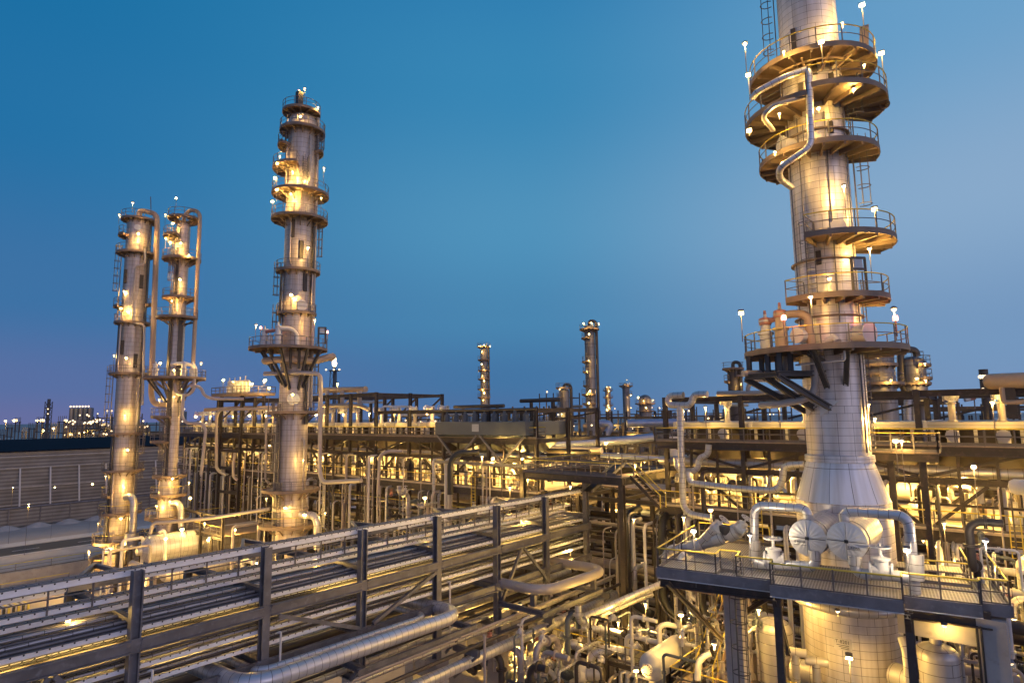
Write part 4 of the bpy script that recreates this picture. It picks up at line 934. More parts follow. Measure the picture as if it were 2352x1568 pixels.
for (wh, xs, y0, dep, tall), lab in zip(SEC, LAB):
    ZT = 24.5 if wh.startswith('right') else 26.3
    if wh.startswith('centre'): ZT = None
    cross_rack(lab, xs, y0, dep, tall, wh, ZT)
    for bi, (a, c) in enumerate(zip(xs, xs[1:])):
        blue = wh.startswith('centre') and c > -46
        # air cooler bundle with fan drum below
        if not blue:
            k = thing('air_cooler', fresh('lit ribbed air cooler box on the %s, # from its left end' % wh, 0), 'air cooler', ((a + c) / 2, y0 + 6, ZD), 'air coolers on the cross rack')
            MB().b2(a + .35, c - .35, y0 + 1.6, y0 + dep - .4, ZD + 1.15, ZD + 1.6).build('bundle_box', 'finbox', k)
            MB().b2(a + .1, a + .34, y0 + 1.5, y0 + dep - .3, ZD + 1.0, ZD + 1.65).build('end_plate', 'white', k)
            for x in (a + .6, (a + c) / 2, c - .6): MB().bar((x, y0 + 1.7, ZD + .08), (x, y0 + 1.7, ZD + 1.14), .2).build('leg', 'finbox', k)
            for y in (y0 + 4.2, y0 + 9.2): MB().lathe(((a + c) / 2, y, 0), [(2.5, ZD - 1.7), (2.3, ZD - .2), (2.3, ZD + 1.0)], 20).build('fan_drum', 'darkpipe', k)
        # risers with handwheel valves over the bundles
        nz = 2 if not blue else 0
        for j in range(nz):
            x = a + (c - a) * (.28 + .46 * j) + rnd.uniform(-.3, .3); y = y0 + 2.4
            if rnd.random() < .16: continue
            zt_ = {'l': 23.6, 'c': 24.9 if c < -64 else 23.3, 'r': 23.8}[wh[0]] + rnd.choice((-.4, 0, .3, .5))
            single('riser', MB().tube([(x, y, ZD + 1.5), (x, y, zt_), (x, y + 5, zt_)], .16, 10, .5).lathe((x, y, ZD + 1.61), [(.3, 0), (.3, .1), (.22, .12), (.22, 1.2), (.3, 1.22), (.3, 1.3), (.18, 1.32)], 12),
                   rnd.choice(('pipe', 'paintpipe', 'white')), fresh('pale riser on a cooler box of the %s, # from its left end' % wh, 0), 'riser', (x, y, ZD + 2.2), 'riser pipes over the air coolers')
            gate_valve((x, y - .3, ZD + 3.35), fresh('pale handwheel valve on a riser of the %s, # from its left end' % wh, 0), 1.05, (pi / 2, 0, rnd.uniform(-.5, .5)), 'handwheel valves over the air coolers')
            # nozzle drums below the walkway rail
            single('nozzle', MB().tube([(x, y0 + 1.5, ZD + .1), (x, y0 + 1.5, ZD + 1.0)], .36, 12).lathe((x, y0 + 1.3, ZD + .7), [(.4, 0), (.4, .22), (0, .24)], 14, axis=(0, -1, 0)),
                   'white', fresh('white flanged nozzle behind the walkway rail of the %s, # from its left end' % wh, 0), 'nozzle', (x, y0 + 1.5, ZD + .1), 'nozzles under the air coolers')
        # lamps: over the walkway, under the coolers, low among the pipes
        x = a + (c - a) * rnd.uniform(.3, .7)
        if not blue:
            floodlight((x, y0 + .9, ZD + 2.9), 2.8, fresh('lit floodlight on the cooler walkway of the %s, # from its left end' % wh, 0), 180, WARM, 'floodlights on the cooler walkway', .9)
        for j, y in enumerate((y0 + 2.2, y0 + 8.0)):
            x = a + (c - a) * (.35 + .3 * j)
            floodlight((x, y, ZD - 2.45), .2, fresh('lit ceiling lamp above the concrete deck of the %s, # from its left end' % wh, 0), 620 * rnd.choice((.15, .5, .9, 1.2, 1.6)), WARM, 'ceiling lamps above the concrete deck', .9, out=(0, 0, 0))
        x = (a + c) / 2
        floodlight((x, y0 + 3, 11.3), .2, fresh('small lit lamp low among the pipes of the %s, # from its left end' % wh, 0), 75, WARM, 'lamps low in the cross rack', .8, out=(0, 0, 0))
        # things on the concrete deck
        for j in range(11):
            x = a + (c - a) * (j + .5) / 11 + rnd.uniform(-.12, .12); y = y0 + rnd.choice((.5, .9, 1.6, 2.4, 4.2, 6.5, 9)); r = rnd.choice((.06, .08, .12, .16, .2)); h = rnd.uniform(1.8, 2.9)
            dx = rnd.choice((-1.2, 1.2, .9))
            single('standpipe', MB().tube([(x, y, ZC + .16), (x, y, ZC + h), (x + dx, y, ZC + h), (x + dx, y, ZC + h - rnd.uniform(.4, 1.2))], r, 8, .3),
                   rnd.choice(('white', 'paintpipe', 'pipe', 'darkpipe', 'darkpipe')), fresh('bent pipe on the concrete deck of the %s, # from its left end' % wh, 0), 'pipe', (x, y, ZC + .16), 'bent pipes on the concrete deck')
        for j in range(2):
            x = a + (c - a) * (rnd.uniform(.1, .45) + .48 * j); y = y0 + rnd.choice((1.6, 3.2, 5.2))
            k = thing('pump', fresh('pump with motor on the concrete deck of the %s, # from its left end' % wh, 0), 'pump', (x, y, ZC + .16), 'pumps on the concrete deck')
            MB().b2(x - .8, x + .8, y - .35, y + .35, ZC + .162, ZC + .4).build('plinth', 'conc', k)
            MB().lathe((x - .1, y, ZC + .8), [(0, 0), (.3, .01), (.3, .7), (.22, .78), (0, .8)], 12, axis=(1, 0, 0)).build('motor', rnd.choice(('white', 'bluegrey', 'tan')), k)
            MB().lathe((x - .15, y, ZC + .8), [(0, 0), (.36, .01), (.36, .3), (.15, .35), (.12, .5), (0, .5)], 12, axis=(-1, 0, 0)).tube([(x - .4, y, ZC + .9), (x - .4, y, ZC + 1.9)], .13, 8).build('volute', 'white', k)
            gate_valve((x + rnd.uniform(-.5, .5), y - .9, ZC + .75), fresh('low handwheel valve near the deck edge of the %s, # from its left end' % wh, 0), .8, (0, 0, rnd.uniform(0, 3)), 'low valves on the concrete deck')
        # horizontal vessel on saddles at the back
        if bi % 2 == 0:
            k = thing('drum', fresh('long pale drum lying at the back of the concrete deck, %s, # from left' % wh, 0), 'drum', ((a + c) / 2, y0 + 10.3, ZC + .16), 'drums lying on the concrete deck')
            L = (c - a) * .8; x = (a + c) / 2 - L / 2
            MB().lathe((x, y0 + 10.3, ZC + 1.3), [(0, -.3), (.5, -.22), (.72, 0), (.75, .1), (.75, L - .1), (.72, L), (.5, L + .22), (0, L + .3)], 18, axis=(1, 0, 0)).build('shell', 'white', k)
            for xx in (x + .8, x + L - .8): MB().b2(xx - .15, xx + .15, y0 + 9.7, y0 + 10.9, ZC + .162, ZC + .9).build('saddle', 'conc', k)
    # long pipes in tiers
    tiers = ((4.75, 5), (8.45, 6), (12.05, 6), (18.65, 5))
    for z, nn in tiers:
        for j in range(nn):
            y = y0 + .8 + j * (dep - 1.6) / (nn - 1) + rnd.uniform(-.25, .25); r = rnd.choice((.12, .2, .3, .16, .36))
            nm = {4.75: 'lowest', 8.45: 'second', 12.05: 'third', 18.65: 'topmost'}[z]
            single('pipe', MB().tube([(min(xs) - (13.4 if wh.startswith('right') and z < 15 else .9), y, z + r), (max(xs) + .9, y, z + r)], r, 10), rnd.choice(('darkpipe', 'darkpipe', 'pipe', 'paintpipe')),
                   '%s pipe from the front on the %s tier of the %s' % (nth(j), nm, wh), 'pipe', None, 'long pipes in the cross rack')
    # drop pipes on the front face
    for x in sorted(rnd.uniform(min(xs) + .5, max(xs) - .5) for j in range(len(xs) * 9)):
        y = y0 - .78 - rnd.choice((0, .35)); z1 = rnd.choice((ZC - .8, 14.6, 12, 18.2)); z0 = rnd.choice((.2, 4.6, 8.3, 3)); r = rnd.choice((.045, .05, .06, .07, .09, .1, .16, .2))
        single('drop_pipe' if r > .11 else 'conduit', MB().tube([(x, y + 1.2, z1), (x, y, z1), (x, y, z0), (x + .8, y, z0)], r, 8, .4), rnd.choice(('paintpipe', 'pipe', 'darkpipe', 'white')),
               fresh('drop pipe hanging in front of the %s, # from its left end' % wh, 0), 'pipe', (x, y, z0), 'drop pipes on the front of the ' + wh)
    # caged ladders
    for j, x in enumerate((xs[1] + 1.2, xs[-2] - 1.4)):
        k = thing('ladder', '%s steel ladder climbing the front of the %s' % (('left-hand', 'right-hand')[j], wh), 'ladder', (x, y0 - .75, 4))
        b = MB()
        for dx in (-.28, .28): b.bar((x + dx, y0 - .75, 4), (x + dx, y0 - .75, ZC + 1.2), .06)
        b.build('stile', 'yellow', k); b = MB()
        for i in range(36): b.bar((x - .28, y0 - .75, 4.2 + i * .33), (x + .28, y0 - .75, 4.2 + i * .33), .035)
        b.build('rungs', 'yellow', k)
# ------------------------------------------------------------------ platform and exchangers at the foot of the broad tower
ZP = 14.85
t = thing('access_platform', 'raised grating platform with yellow handrails round the foot of the broad tower', 'platform', (-8.2, 33, 0))
rects = ((-15.9, -10.2, 32.1, 36.6), (-10.2, -4.9, 31.3, 37.2), (-4.9, -2.1, 32.1, 37.6), (-2.1, -1.1, 32.6, 39.5), (-15.9, -11.5, 36.6, 41.0), (-5.0, -2.1, 38.6, 40.0))
for x0, x1, y0, y1 in rects:
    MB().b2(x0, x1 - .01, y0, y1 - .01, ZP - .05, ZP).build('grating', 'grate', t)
b = MB(); b.b2(-15.9, -10.25, 32.0, 32.09, ZP - .38, ZP + .12); b.build('edge_girder', 'girder', t)
MB().b2(-10.25, -4.9, 31.2, 31.29, ZP - .38, ZP + .12).build('edge_girder', 'girder', t)
MB().b2(-4.85, -2.1, 32.0, 32.09, ZP - .38, ZP + .12).b2(-2.09, -1.05, 32.5, 32.59, ZP - .38, ZP + .12).build('edge_girder', 'girder', t)
MB().b2(-16.0, -15.91, 32.0, 41, ZP - .38, ZP + .12).build('edge_girder', 'girder', t)
MB().b2(-1.09, -1.0, 32.5, 39.5, ZP - .38, ZP + .12).build('edge_girder', 'girder', t)
for x0, x1, y in ((-15.9, -10.3, 32.4), (-4.8, -1.8, 32.4)): MB().ib((x0, y, ZP - .55), (x1, y, ZP - .55), .7, .3, .05).build('beam', 'steel', t)
MB().ib((-15.9, 36.4, ZP - .5), (-10.9, 36.4, ZP - .5), .6, .3, .05).build('beam', 'steel', t)
for x, y in ((-10.0, 31.6), (-4.75, 31.8), (-12.6, 35.0)): MB().ib((x, y, 0), (x, y, ZP - .45), .36, .34, .05).build('column', 'steel', t)
for p, q in (((-10.1, 31.3, ZP - .5), (-9.9, 33.4, ZP - 3.6)), ((-15.4, 32.0, ZP - .6), (-13.5, 35.5, ZP - 4.2)), ((-4.8, 31.2, ZP - .5), (-4.6, 33.6, ZP - 3.7)), ((-12.4, 35.0, ZP - 2.6), (-10.2, 33.4, ZP - .7))):
    MB().ib(p, q, .24, .2, .04).build('brace', 'steel', t)
pts = [(-15.9, 39.8, ZP), (-15.9, 32.1, ZP), (-12.9, 32.1, ZP), (-12.9, 33.2, ZP), (-11.9, 33.2, ZP), (-11.9, 32.1, ZP), (-10.2, 32.1, ZP), (-10.2, 31.3, ZP), (-4.9, 31.3, ZP), (-4.9, 32.1, ZP), (-2.1, 32.1, ZP), (-2.1, 32.6, ZP), (-1.1, 32.6, ZP), (-1.1, 38.4, ZP)]
railing('railing', None, pts, post=1.5, parent=t)
MB().b2(-15.9, -10.25, 31.93, 32.06, ZP - .41, ZP - .382).b2(-10.25, -4.9, 31.13, 31.26, ZP - .41, ZP - .382).b2(-4.85, -2.1, 31.93, 32.06, ZP - .41, ZP - .382).build('bottom_flange', 'white', t)
t.rotation_euler = (0, 0, math.radians(9))
railing('railing', None, [(-2.1, 39.5, ZP), (-2.1, 35.4, ZP), (-4.6, 35.4, ZP)], post=1.5, parent=t)
railing('railing', None, [(-15.9, 41.0, ZP), (-11.6, 41.0, ZP), (-11.2, 38.5, ZP)], post=1.5, parent=t)
k = thing('concrete_frame', 'massive concrete pillar and beam holding the right end of the platform', 'pillar', (-1.2, 33.2, 0))
MB().b2(-2.35, -1.3, 33.3, 34.4, 0, ZP - .5).build('pillar', 'conc', k); MB().b2(-5.2, -2.36, 33.4, 34.2, ZP - 1.7, ZP - .52).build('beam', 'conc', k)
MB().tube([(-2.3, 33.22, ZP - .8), (-2.3, 33.22, 1)], .05, 8).tube([(-2.15, 33.22, ZP - .8), (-2.15, 33.22, 1)], .04, 8).build('conduit', 'black', k)
k = thing('concrete_pillar', 'square pillar with caged ladder under the left half of the platform', 'pillar', (-12.6, 33.2, 0))
MB().b2(-13.0, -12.1, 32.9, 33.8, 0, ZP - .5).build('pillar', 'conc', k)
b = MB(); g = MB()
for dx in (-.25, .25): b.bar((-11.95 + dx, 32.5, 6), (-11.95 + dx, 32.5, ZP + 1), .05)
for i in range(29): b.bar((-12.2, 32.5, 6.2 + i * .3), (-11.7, 32.5, 6.2 + i * .3), .03)
for i in range(5): g.tube([(-11.95 + .42 * math.cos(w_), 32.15 + .42 * math.sin(w_), 9 + i * 1.2) for w_ in [(-3.9 + 4.7 * j / 8) for j in range(9)]], .03, 5)
for w_ in (-2.6, -1.57, -.5): g.bar((-11.95 + .42 * math.cos(w_), 32.15 + .42 * math.sin(w_), 9), (-11.95 + .42 * math.cos(w_), 32.15 + .42 * math.sin(w_), 13.8), .03)
ld = b.build('ladder', 'rail', k); g.build('safety_cage', 'dark', ld)

def exchanger(c, lab, tag):
    k = thing('heat_exchanger', lab, 'heat exchanger', (c.x, c.y, c.z - .9), 'round exchangers on the broad tower')
    MB().lathe(c, [(.86, 0), (.86, -.55), (.9, -.56), (.9, -.75), (.86, -.76), (.86, -4.0)], 40, axis=(0, -1, 0)).build('shell', 'vessel', k)
    N = 36; b = MB(); vs = [(c.x, c.y - .10, c.z)]; fs = []
    for i in range(N):
        w_ = 2 * pi * i / N
        vs.append((c.x + .45 * math.cos(w_), c.y - .075 - (.008 if i % 2 else -.006), c.z + .45 * math.sin(w_)))
    for i in range(N):
        w_ = 2 * pi * i / N; vs.append((c.x + .88 * math.cos(w_), c.y - .01 - (.006 if i % 2 else 0), c.z + .88 * math.sin(w_)))
    for i in range(N): fs += [(0, 1 + i, 1 + (i + 1) % N), (1 + i, 1 + N + i, 1 + N + (i + 1) % N, 1 + (i + 1) % N)]
    hd = b.add(vs, fs).build('end_cover', 'disc', k)
    for p in hd.data.polygons: p.use_smooth = False
    MB().box((c.x, c.y - .13, c.z), (.17, .06, .15)).build('boss', 'black', k)
    MB().bar((c.x, c.y - .115, c.z - .84), (c.x, c.y - .115, c.z + .84), .014, .03).build('seam', 'dark', k); MB().bar((c.x - .84, c.y - .115, c.z), (c.x + .84, c.y - .115, c.z), .014, .03).build('seam', 'dark', k)
    dx = -.34 if tag.endswith('B') else .3
    text_part(tag, .15, (c.x + dx, c.y - .125, c.z - .2 if dx < 0 else c.z - .26), (0, -1, 0), k)
    MB().b2(c.x + dx - .3, c.x + dx + .3, c.y - .128, c.y - .112, c.z - .35, c.z - .335).build('small_print', 'ink', k)
    return k
M['disc'] = pm('polished_end_sheet', (0.68, 0.65, 0.6), 0.42, 0.4, 0.08, 3.0)
cA, cB = at_y(1855, 1235, 33.6), at_y(1945, 1242, 33.2)
exchanger(cA, 'left-hand round exchanger end with fan-folded silver cover', 'E-8204B')
exchanger(cB, 'right-hand round exchanger end with fan-folded silver cover', 'E-8204A')
def ypipe(name, lab, pts, Y, r, mat='pipefine', fil=.5, n=16, extra=None):
    Q = [at_y(px, py, Y) for px, py in pts]; k = thing(name, lab, 'pipe', Q[-1]); MB().tube(Q, r, n, fil, seg=8).build('pipe', mat, k)
    for (a, c_, rr) in extra or (): MB().lathe(at_y(*a, Y), [(r, 0), (rr, .02), (rr, (at_y(*c_, Y) - at_y(*a, Y)).length - .02), (r, (at_y(*c_, Y) - at_y(*a, Y)).length)], n, axis=at_y(*c_, Y) - at_y(*a, Y)).build('sleeve', 'vessel', k)
    return k
ypipe('pipe', 'silver pipe arching from the left exchanger over and down to the platform', [(1857, 1205), (1856, 1167), (1732, 1160), (1733, 1288)], 34.2, .22, extra=(((1733, 1240), (1733, 1288), .29), ((1856, 1180), (1857, 1206), .27)))
ypipe('pipe', 'silver pipe running right from the right exchanger and bending down through the platform', [(1942, 1210), (1938, 1172), (2086, 1184), (2102, 1362)], 33.8, .235, extra=(((2101, 1270), (2102, 1330), .36), ((1939, 1178), (1942, 1212), .25)))
ypipe('pipe', 'short silver outlet pipe below the left exchanger turning left to its valve', [(1872, 1265), (1874, 1300), (1750, 1296), (1735, 1290)], 33.7, .25, extra=(((1870, 1262), (1872, 1283), .3),))
ypipe('pipe', 'short silver outlet pipe below the right exchanger turning right to its valve', [(1963, 1276), (1965, 1316), (2062, 1322), (2088, 1327)], 33.3, .25, extra=(((1963, 1274), (1964, 1297), .3),))
gate_valve(at_y(1778, 1285, 33.7), 'large lagged gate valve with white handwheel left of the exchangers', 1.15, (0, 0, .2), None, 'white')
gate_valve(at_y(2025, 1310, 33.3), 'large lagged gate valve with white handwheel right of the exchangers', 1.15, (0, 0, .1), None, 'white')
k = ypipe('pipe', 'fat lagged pipe string with tapered valve bodies at the left end of the platform', [(1529, 1318), (1531, 1262), (1585, 1258), (1640, 1242), (1712, 1210)], 36.2, .29, 'pipe', .6, extra=(((1585, 1258), (1612, 1250), .42), ((1640, 1240), (1664, 1231), .4), ((1672, 1228), (1695, 1218), .44)))
MB().tube([at_y(1611, 1248, 36.2), at_y(1640, 1215, 36.0)], .3, 14).build('branch', 'vessel', k)
gate_valve(at_y(1646, 1213, 36.0), 'tilted handwheel valve on the branch of the fat lagged pipe string', .8, (0, .7, 0)); gate_valve(at_y(1700, 1213, 36.0), 'handwheel valve at the upper end of the fat lagged pipe string', .8, (0, .6, 0))
MB().lathe(at_y(1665, 1228, 35.8), [(.1, 0), (.28, .2), (.3, .5), (.2, .55), (0, .56)], 12).build('actuator', 'dark', k)
ypipe('pipe', 'short white pipe stub dropping through the grating at the left end of the platform', [(1572, 1270), (1562, 1278), (1561, 1340)], 33.4, .14, 'white')
# vessels beside the tower foot
def vessel(name, lab, p, r, z0, z1, mat='vessel', nozzles=(), skirt=None):
    k = thing(name, lab, 'vessel', (p[0], p[1], 0))
    MB().lathe((p[0], p[1], 0), [(r, z0), (r, z1)] + head(r, z1, .55), 32).build('shell', mat, k)
    if skirt: MB().lathe((p[0], p[1], 0), [(r + .01, z0 + .6), (r + .14, z0 + .55), (r + .14, z0 - .7), (r * .8, z0 - .75), (r * .7, 0)], 32).build('skirt', mat, k)
    for q in nozzles: MB().tube(q[0], q[1], 16, .3).build('nozzle', 'vessel', k)
    return k
pV = at_d(1776, 1400, 37.6)
vessel('reboiler', 'upright lagged vessel under the platform, left of the tagged shell', (pV.x, pV.y), .98, 4.0, 10.6, nozzles=((((pV.x + .9, pV.y - .2, 8.6), (pV.x + 2.2, pV.y - .2, 8.6)), .62), (((pV.x - .2, pV.y - .8, 6.3), (pV.x + .4, pV.y - 1.7, 6.3)), .34)), skirt=True)
pV = at_d(2147, 1450, 31.8)
vessel('reboiler', 'upright lagged vessel with domed top under the right end of the platform', (pV.x, pV.y), .95, 8.6, 11.2, nozzles=((((pV.x, pV.y, 11.5), (pV.x, pV.y, 12.6)), .26), (((pV.x - .9, pV.y, 9.6), (pV.x - 2.0, pV.y + .5, 9.6)), .6), (((pV.x - .7, pV.y - .5, 8.0), (pV.x - 1.3, pV.y - .9, 8.0)), .25)), skirt=True)
pp = at_d(2084, 1440, 30.2)
single('pipe', MB().tube([(pp.x - .2, pp.y + .3, 12.4), (pp.x, pp.y, 11.9), (pp.x, pp.y, 2)], .3, 16, .3), 'pipefine', 'upright silver pipe between the tagged shell and the right vessel', 'pipe')
arc = [V((D.x + 2.95 * math.cos(D.phi + math.radians(a)), D.y + 2.95 * math.sin(D.phi + math.radians(a)), 12.75)) for a in range(-75, 66, 10)]
single('pipe', MB().tube(arc, .27, 14), 'pipefine', 'curved lagged pipe hugging the tower shell just below the platform', 'pipe')
k = thing('level_gauge', 'cluster of small capped pipes standing left of the tagged shell', 'instrument', at_d(1870, 1530, 34.6))
o = ORG[k.name]
for dx, dz, r in ((-.9, .6, .2), (.1, .3, .2)):
    MB().tube([o + rt * dx + V((0, 0, -3)), o + rt * dx + V((0, 0, dz))], r, 12).build('standpipe', 'pipe', k)
    MB().tube([o + rt * (dx - .5) + V((0, 0, dz)), o + rt * (dx + .6) + V((0, 0, dz))], r * 1.1, 12).build('cap', 'vessel', k)
# lower grating deck with stairs
k = thing('access_platform', 'lower lit grating deck with a stair, beneath the raised platform', 'platform', (-13, 36, 0))
ZL = 7.6
for x0, x1, y0, y1 in ((-16.8, -11.2, 34.2, 44.0), (-11.2, -4.2, 36.3, 37.2), (-11.2, -5, 42.6, 44)): MB().b2(x0, x1 - .01, y0, y1, ZL - .05, ZL).build('grating', 'deck', k)
MB().b2(-16.85, -11.2, 34.1, 34.19, ZL - .4, ZL + .1).build('edge_girder', 'steel', k)
railing('railing', None, [(-16.8, 44, ZL), (-16.8, 34.2, ZL), (-11.2, 34.2, ZL), (-11.2, 36.3, ZL), (-4.3, 36.3, ZL)], post=1.4, parent=k)
for x, y in ((-16.6, 34.4), (-11.4, 34.4), (-16.6, 43.6), (-11.4, 43.6)): MB().ib((x, y, 0), (x, y, ZL - .05), .3, .28, .04).build('column', 'steel', k)
k = thing('stair', 'steel stair with yellow handrails climbing away from the lower lit deck', 'stair', (-15.4, 36, ZL))
for x in (-16.0, -14.9): MB().bar((x, 35.8, ZL), (x, 40.8, ZL + 3.6), .06, .28).build('stringer', 'tan', k)
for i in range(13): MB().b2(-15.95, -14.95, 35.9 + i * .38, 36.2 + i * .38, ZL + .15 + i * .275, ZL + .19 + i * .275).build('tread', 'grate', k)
for x in (-16.0, -14.9):
    b = MB(); b.tube([(x, 35.6, ZL), (x, 35.6, ZL + 1.0), (x, 40.9, ZL + 4.75), (x, 42.5, ZL + 4.75)], .045, 6, .2)
    for i in range(4): b.bar((x, 36.4 + i * 1.3, ZL + .6 + i * .93), (x, 36.4 + i * 1.3, ZL + 1.5 + i * .93), .05)
    b.build('handrail', 'yellow', k)
k = thing('access_platform', 'small upper landing of the steel stair with yellow rails', 'platform', (-15.5, 43, ZL))
MB().b2(-19.5, -14.4, 41.0, 44.5, ZL + 3.5, ZL + 3.56).build('grating', 'deck', k)
railing('railing', None, [(-16.1, 41.0, ZL + 3.56), (-19.5, 41.0, ZL + 3.56), (-19.5, 44.5, ZL + 3.56)], post=1.4, parent=k); railing('railing', None, [(-14.4, 41.0, ZL + 3.56), (-14.4, 44.5, ZL + 3.56)], post=1.4, parent=k)
for x, y in ((-19.3, 41.2), (-14.6, 44.2)): MB().ib((x, y, 0), (x, y, ZL + 3.5), .26, .26, .04).build('column', 'steel', k)
# horizontal drum with bolted end, bottom centre
dc = at_d(1497, 1530, 41)
k = thing('drum', 'horizontal white drum whose bolted round end faces the camera near the stair', 'drum', (dc.x, dc.y, dc.z - .9))
MB().lathe(dc, [(0, .62), (.32, .6), (.34, .5), (.62, .36), (.82, .1), (.86, 0), (.86, -4)], 28, axis=(0, -1, 0)).build('shell', 'white', k)
b = MB().lathe(dc - V((0, .55, 0)), [(.36, 0), (.36, .12), (0, .14)], 20, axis=(0, -1, 0))
b.build('blind_flange', 'white', k)
b = MB()
for i in range(14): b.lathe(dc + V((.3 * math.cos(i * pi / 7), -.66, .3 * math.sin(i * pi / 7))), [(.035, 0), (.035, .06), (0, .06)], 6, axis=(0, -1, 0))
b.build('bolt_ring', 'black', k); MB().b2(dc.x - .5, dc.x + .5, dc.y + .5, dc.y + .9, 0, dc.z - .7).build('saddle', 'conc', k)

# ------------------------------------------------------------------ pipes, pumps and lamps low down in the middle
LOW = [
    ('upright U-bend of lagged pipe at bottom centre, left of the two bends', [(1296, 1600), (1300, 1478), (1330, 1478), (1334, 1530)], 47, .34, 'pipefine'),
    ('second lagged U-bend at bottom centre beside the first', [(1352, 1600), (1356, 1505), (1385, 1490), (1450, 1498), (1470, 1480)], 46, .32, 'pipefine'),
    ('lagged pipe stepping up behind the two bottom bends', [(1286, 1520), (1290, 1452), (1318, 1440), (1400, 1446), (1440, 1460)], 49, .24, 'pipefine'),
    ('long sloping lagged pipe leading from the bends toward the rack', [(1290, 1445), (1330, 1420), (1470, 1360), (1520, 1340)], 50, .26, 'pipefine'),
    ('second sloping lagged pipe beside the long one', [(1350, 1440), (1360, 1420), (1500, 1362)], 50.5, .2, 'pipe'),
    ('thin pale pipe zigzag at bottom centre by the pumps', [(1150, 1560), (1170, 1545), (1210, 1520), (1214, 1600)], 48, .13, 'white'),
    ('pale pipe run along the ground at bottom centre', [(1140, 1590), (1200, 1560), (1270, 1530), (1280, 1600)], 47, .18, 'white'),
    ('white elbow pipe on the landing left of the stair', [(1516, 1490), (1514, 1438), (1530, 1432), (1600, 1448)], 43, .17, 'white'),
    ('white elbow pipe at the front corner of the lower deck', [(1602, 1560), (1604, 1520), (1618, 1505), (1632, 1500)], 36, .17, 'white'),
    ('fat silver pipe lying behind the square pillar', [(1668, 1500), (1690, 1450), (1735, 1420), (1760, 1418)], 41, .38, 'pipe'),
]
for lab, pts, d, r, m_ in LOW:
    Q = [at_d(px, py, d) for px, py in pts]
    single('pipe', MB().tube(Q, r, 14, .8, seg=7), m_, lab, 'pipe', Q[0], 'low pipes by the broad tower')
k = thing('pump', 'white pump casing with round side cover at bottom centre', 'pump', at_d(1335, 1545, 45))
o = ORG[k.name]; MB().lathe(o, [(0, .5), (.3, .48), (.55, .3), (.6, 0), (.55, -.3), (.3, -.5)], 22, axis=(-.5, -.8, .1)).build('casing', 'white', k); MB().tube([o, o + V((1.6, .4, .2))], .42, 14).build('motor', 'vessel', k)
MB().b2(o.x - .7, o.x + 1.6, o.y - .5, o.y + .9, 0, o.z - .5).build('plinth', 'conc', k)
rnd = random.Random(5)
for i in range(12):
    px, py = (1190, 1568), 0
    q = at_d(1180 + 26 * (i % 6) + rnd.uniform(-8, 8), 1548 - 25 * (i // 6) + rnd.uniform(-8, 8), 49)
    gate_valve(q, 'small valve at bottom centre, %s from left in the %s row' % (nth(i % 6), ('lower', 'upper')[i // 6]), .75, (rnd.uniform(-.5, .5), 0, rnd.uniform(0, 3)), 'valve cluster at bottom centre', rnd.choice(('white', 'bluegrey', 'white')))
b = MB()
LP = []
for i in range(46):
    x = rnd.uniform(-29, -17.5); y = rnd.uniform(38, 49); z = rnd.choice((.8, 1.4, 2.4, 3.6, 5)); r = rnd.choice((.07, .1, .14, .2)); L = rnd.uniform(2, 6)
    p = V((x, y, z)); q = p + (V((L, 0, 0)) if i % 2 else V((0, L, 0)))
    pts = [(p.x, p.y, 0.1), p, q, (q.x, q.y, rnd.choice((.1, z + 1.4)))]
    LP.append((scr(p), pts, r))
for i, (_, pts, r) in enumerate(sorted(LP, key=lambda q: q[0])):
    single('pipe', MB().tube(pts, r, 8, .35), rnd.choice(('white', 'paintpipe', 'pipe', 'darkpipe')), 'low ground pipe between rack and lower deck, %s from the left' % nth(i), 'pipe', None, 'low ground pipes by the lower deck')
k = thing('pipe_rack', 'low steel pipe support frame between the long rack and the lower deck', 'pipe rack', (-23, 44, 0))
for x in (-28.6, -24, -19.4):
    for y in (39, 45): MB().ib((x, y, 0), (x, y, 6.2), .3, .28, .04).build('column', 'steel', k)
    MB().ib((x, 39.2, 5.9), (x, 44.8, 5.9), .34, .24, .04).build('cross_beam', 'steel', k)
for y in (39, 45):
    for z in (3.2, 5.9): MB().ib((-28.4, y, z), (-24.2, y, z), .3, .2, .04).ib((-23.8, y, z), (-19.6, y, z), .3, .2, .04).build('long_beam', 'steel', k)
MB().b2(-29.8, -18, 46.5, 47.0, 0, 4.6).build('bund_wall', 'conc', k)
railing('railing', 'yellow railing of the small deck over the low pipe frame', [(-28.6, 39, 6.1), (-19.4, 39, 6.1), (-19.4, 45, 6.1)], post=1.5)
for i, (px, py, d, pole, pw) in enumerate(((1121, 1558, 50, 1.5, 300), (1181, 1480, 48, 2.5, 420), (1225, 1500, 50, 2, 420), (1420, 1425, 49, 2.5, 330), (1461, 1535, 41, 1, 150), (1482, 1383, 47, 2.6, 350), (1564, 1408, 41, 3.2, 250), (1640, 1474, 34.5, .4, 300), (1742, 1396, 35.6, .4, 330),
                                         (1950, 1505, 32, 2.5, 260), (2318, 1518, 27, 2.4, 120), (1310, 1260, 54, 1, 90), (1455, 1190, 52, .4, 70), (1195, 1385, 49, 1, 90))):
    floodlight(at_d(px, py, d), pole, 'lit lamp low among the pipes near the tower foot, %s of fourteen' % nth(i), pw, WARM, 'low lamps near the tower foot', 1.0)
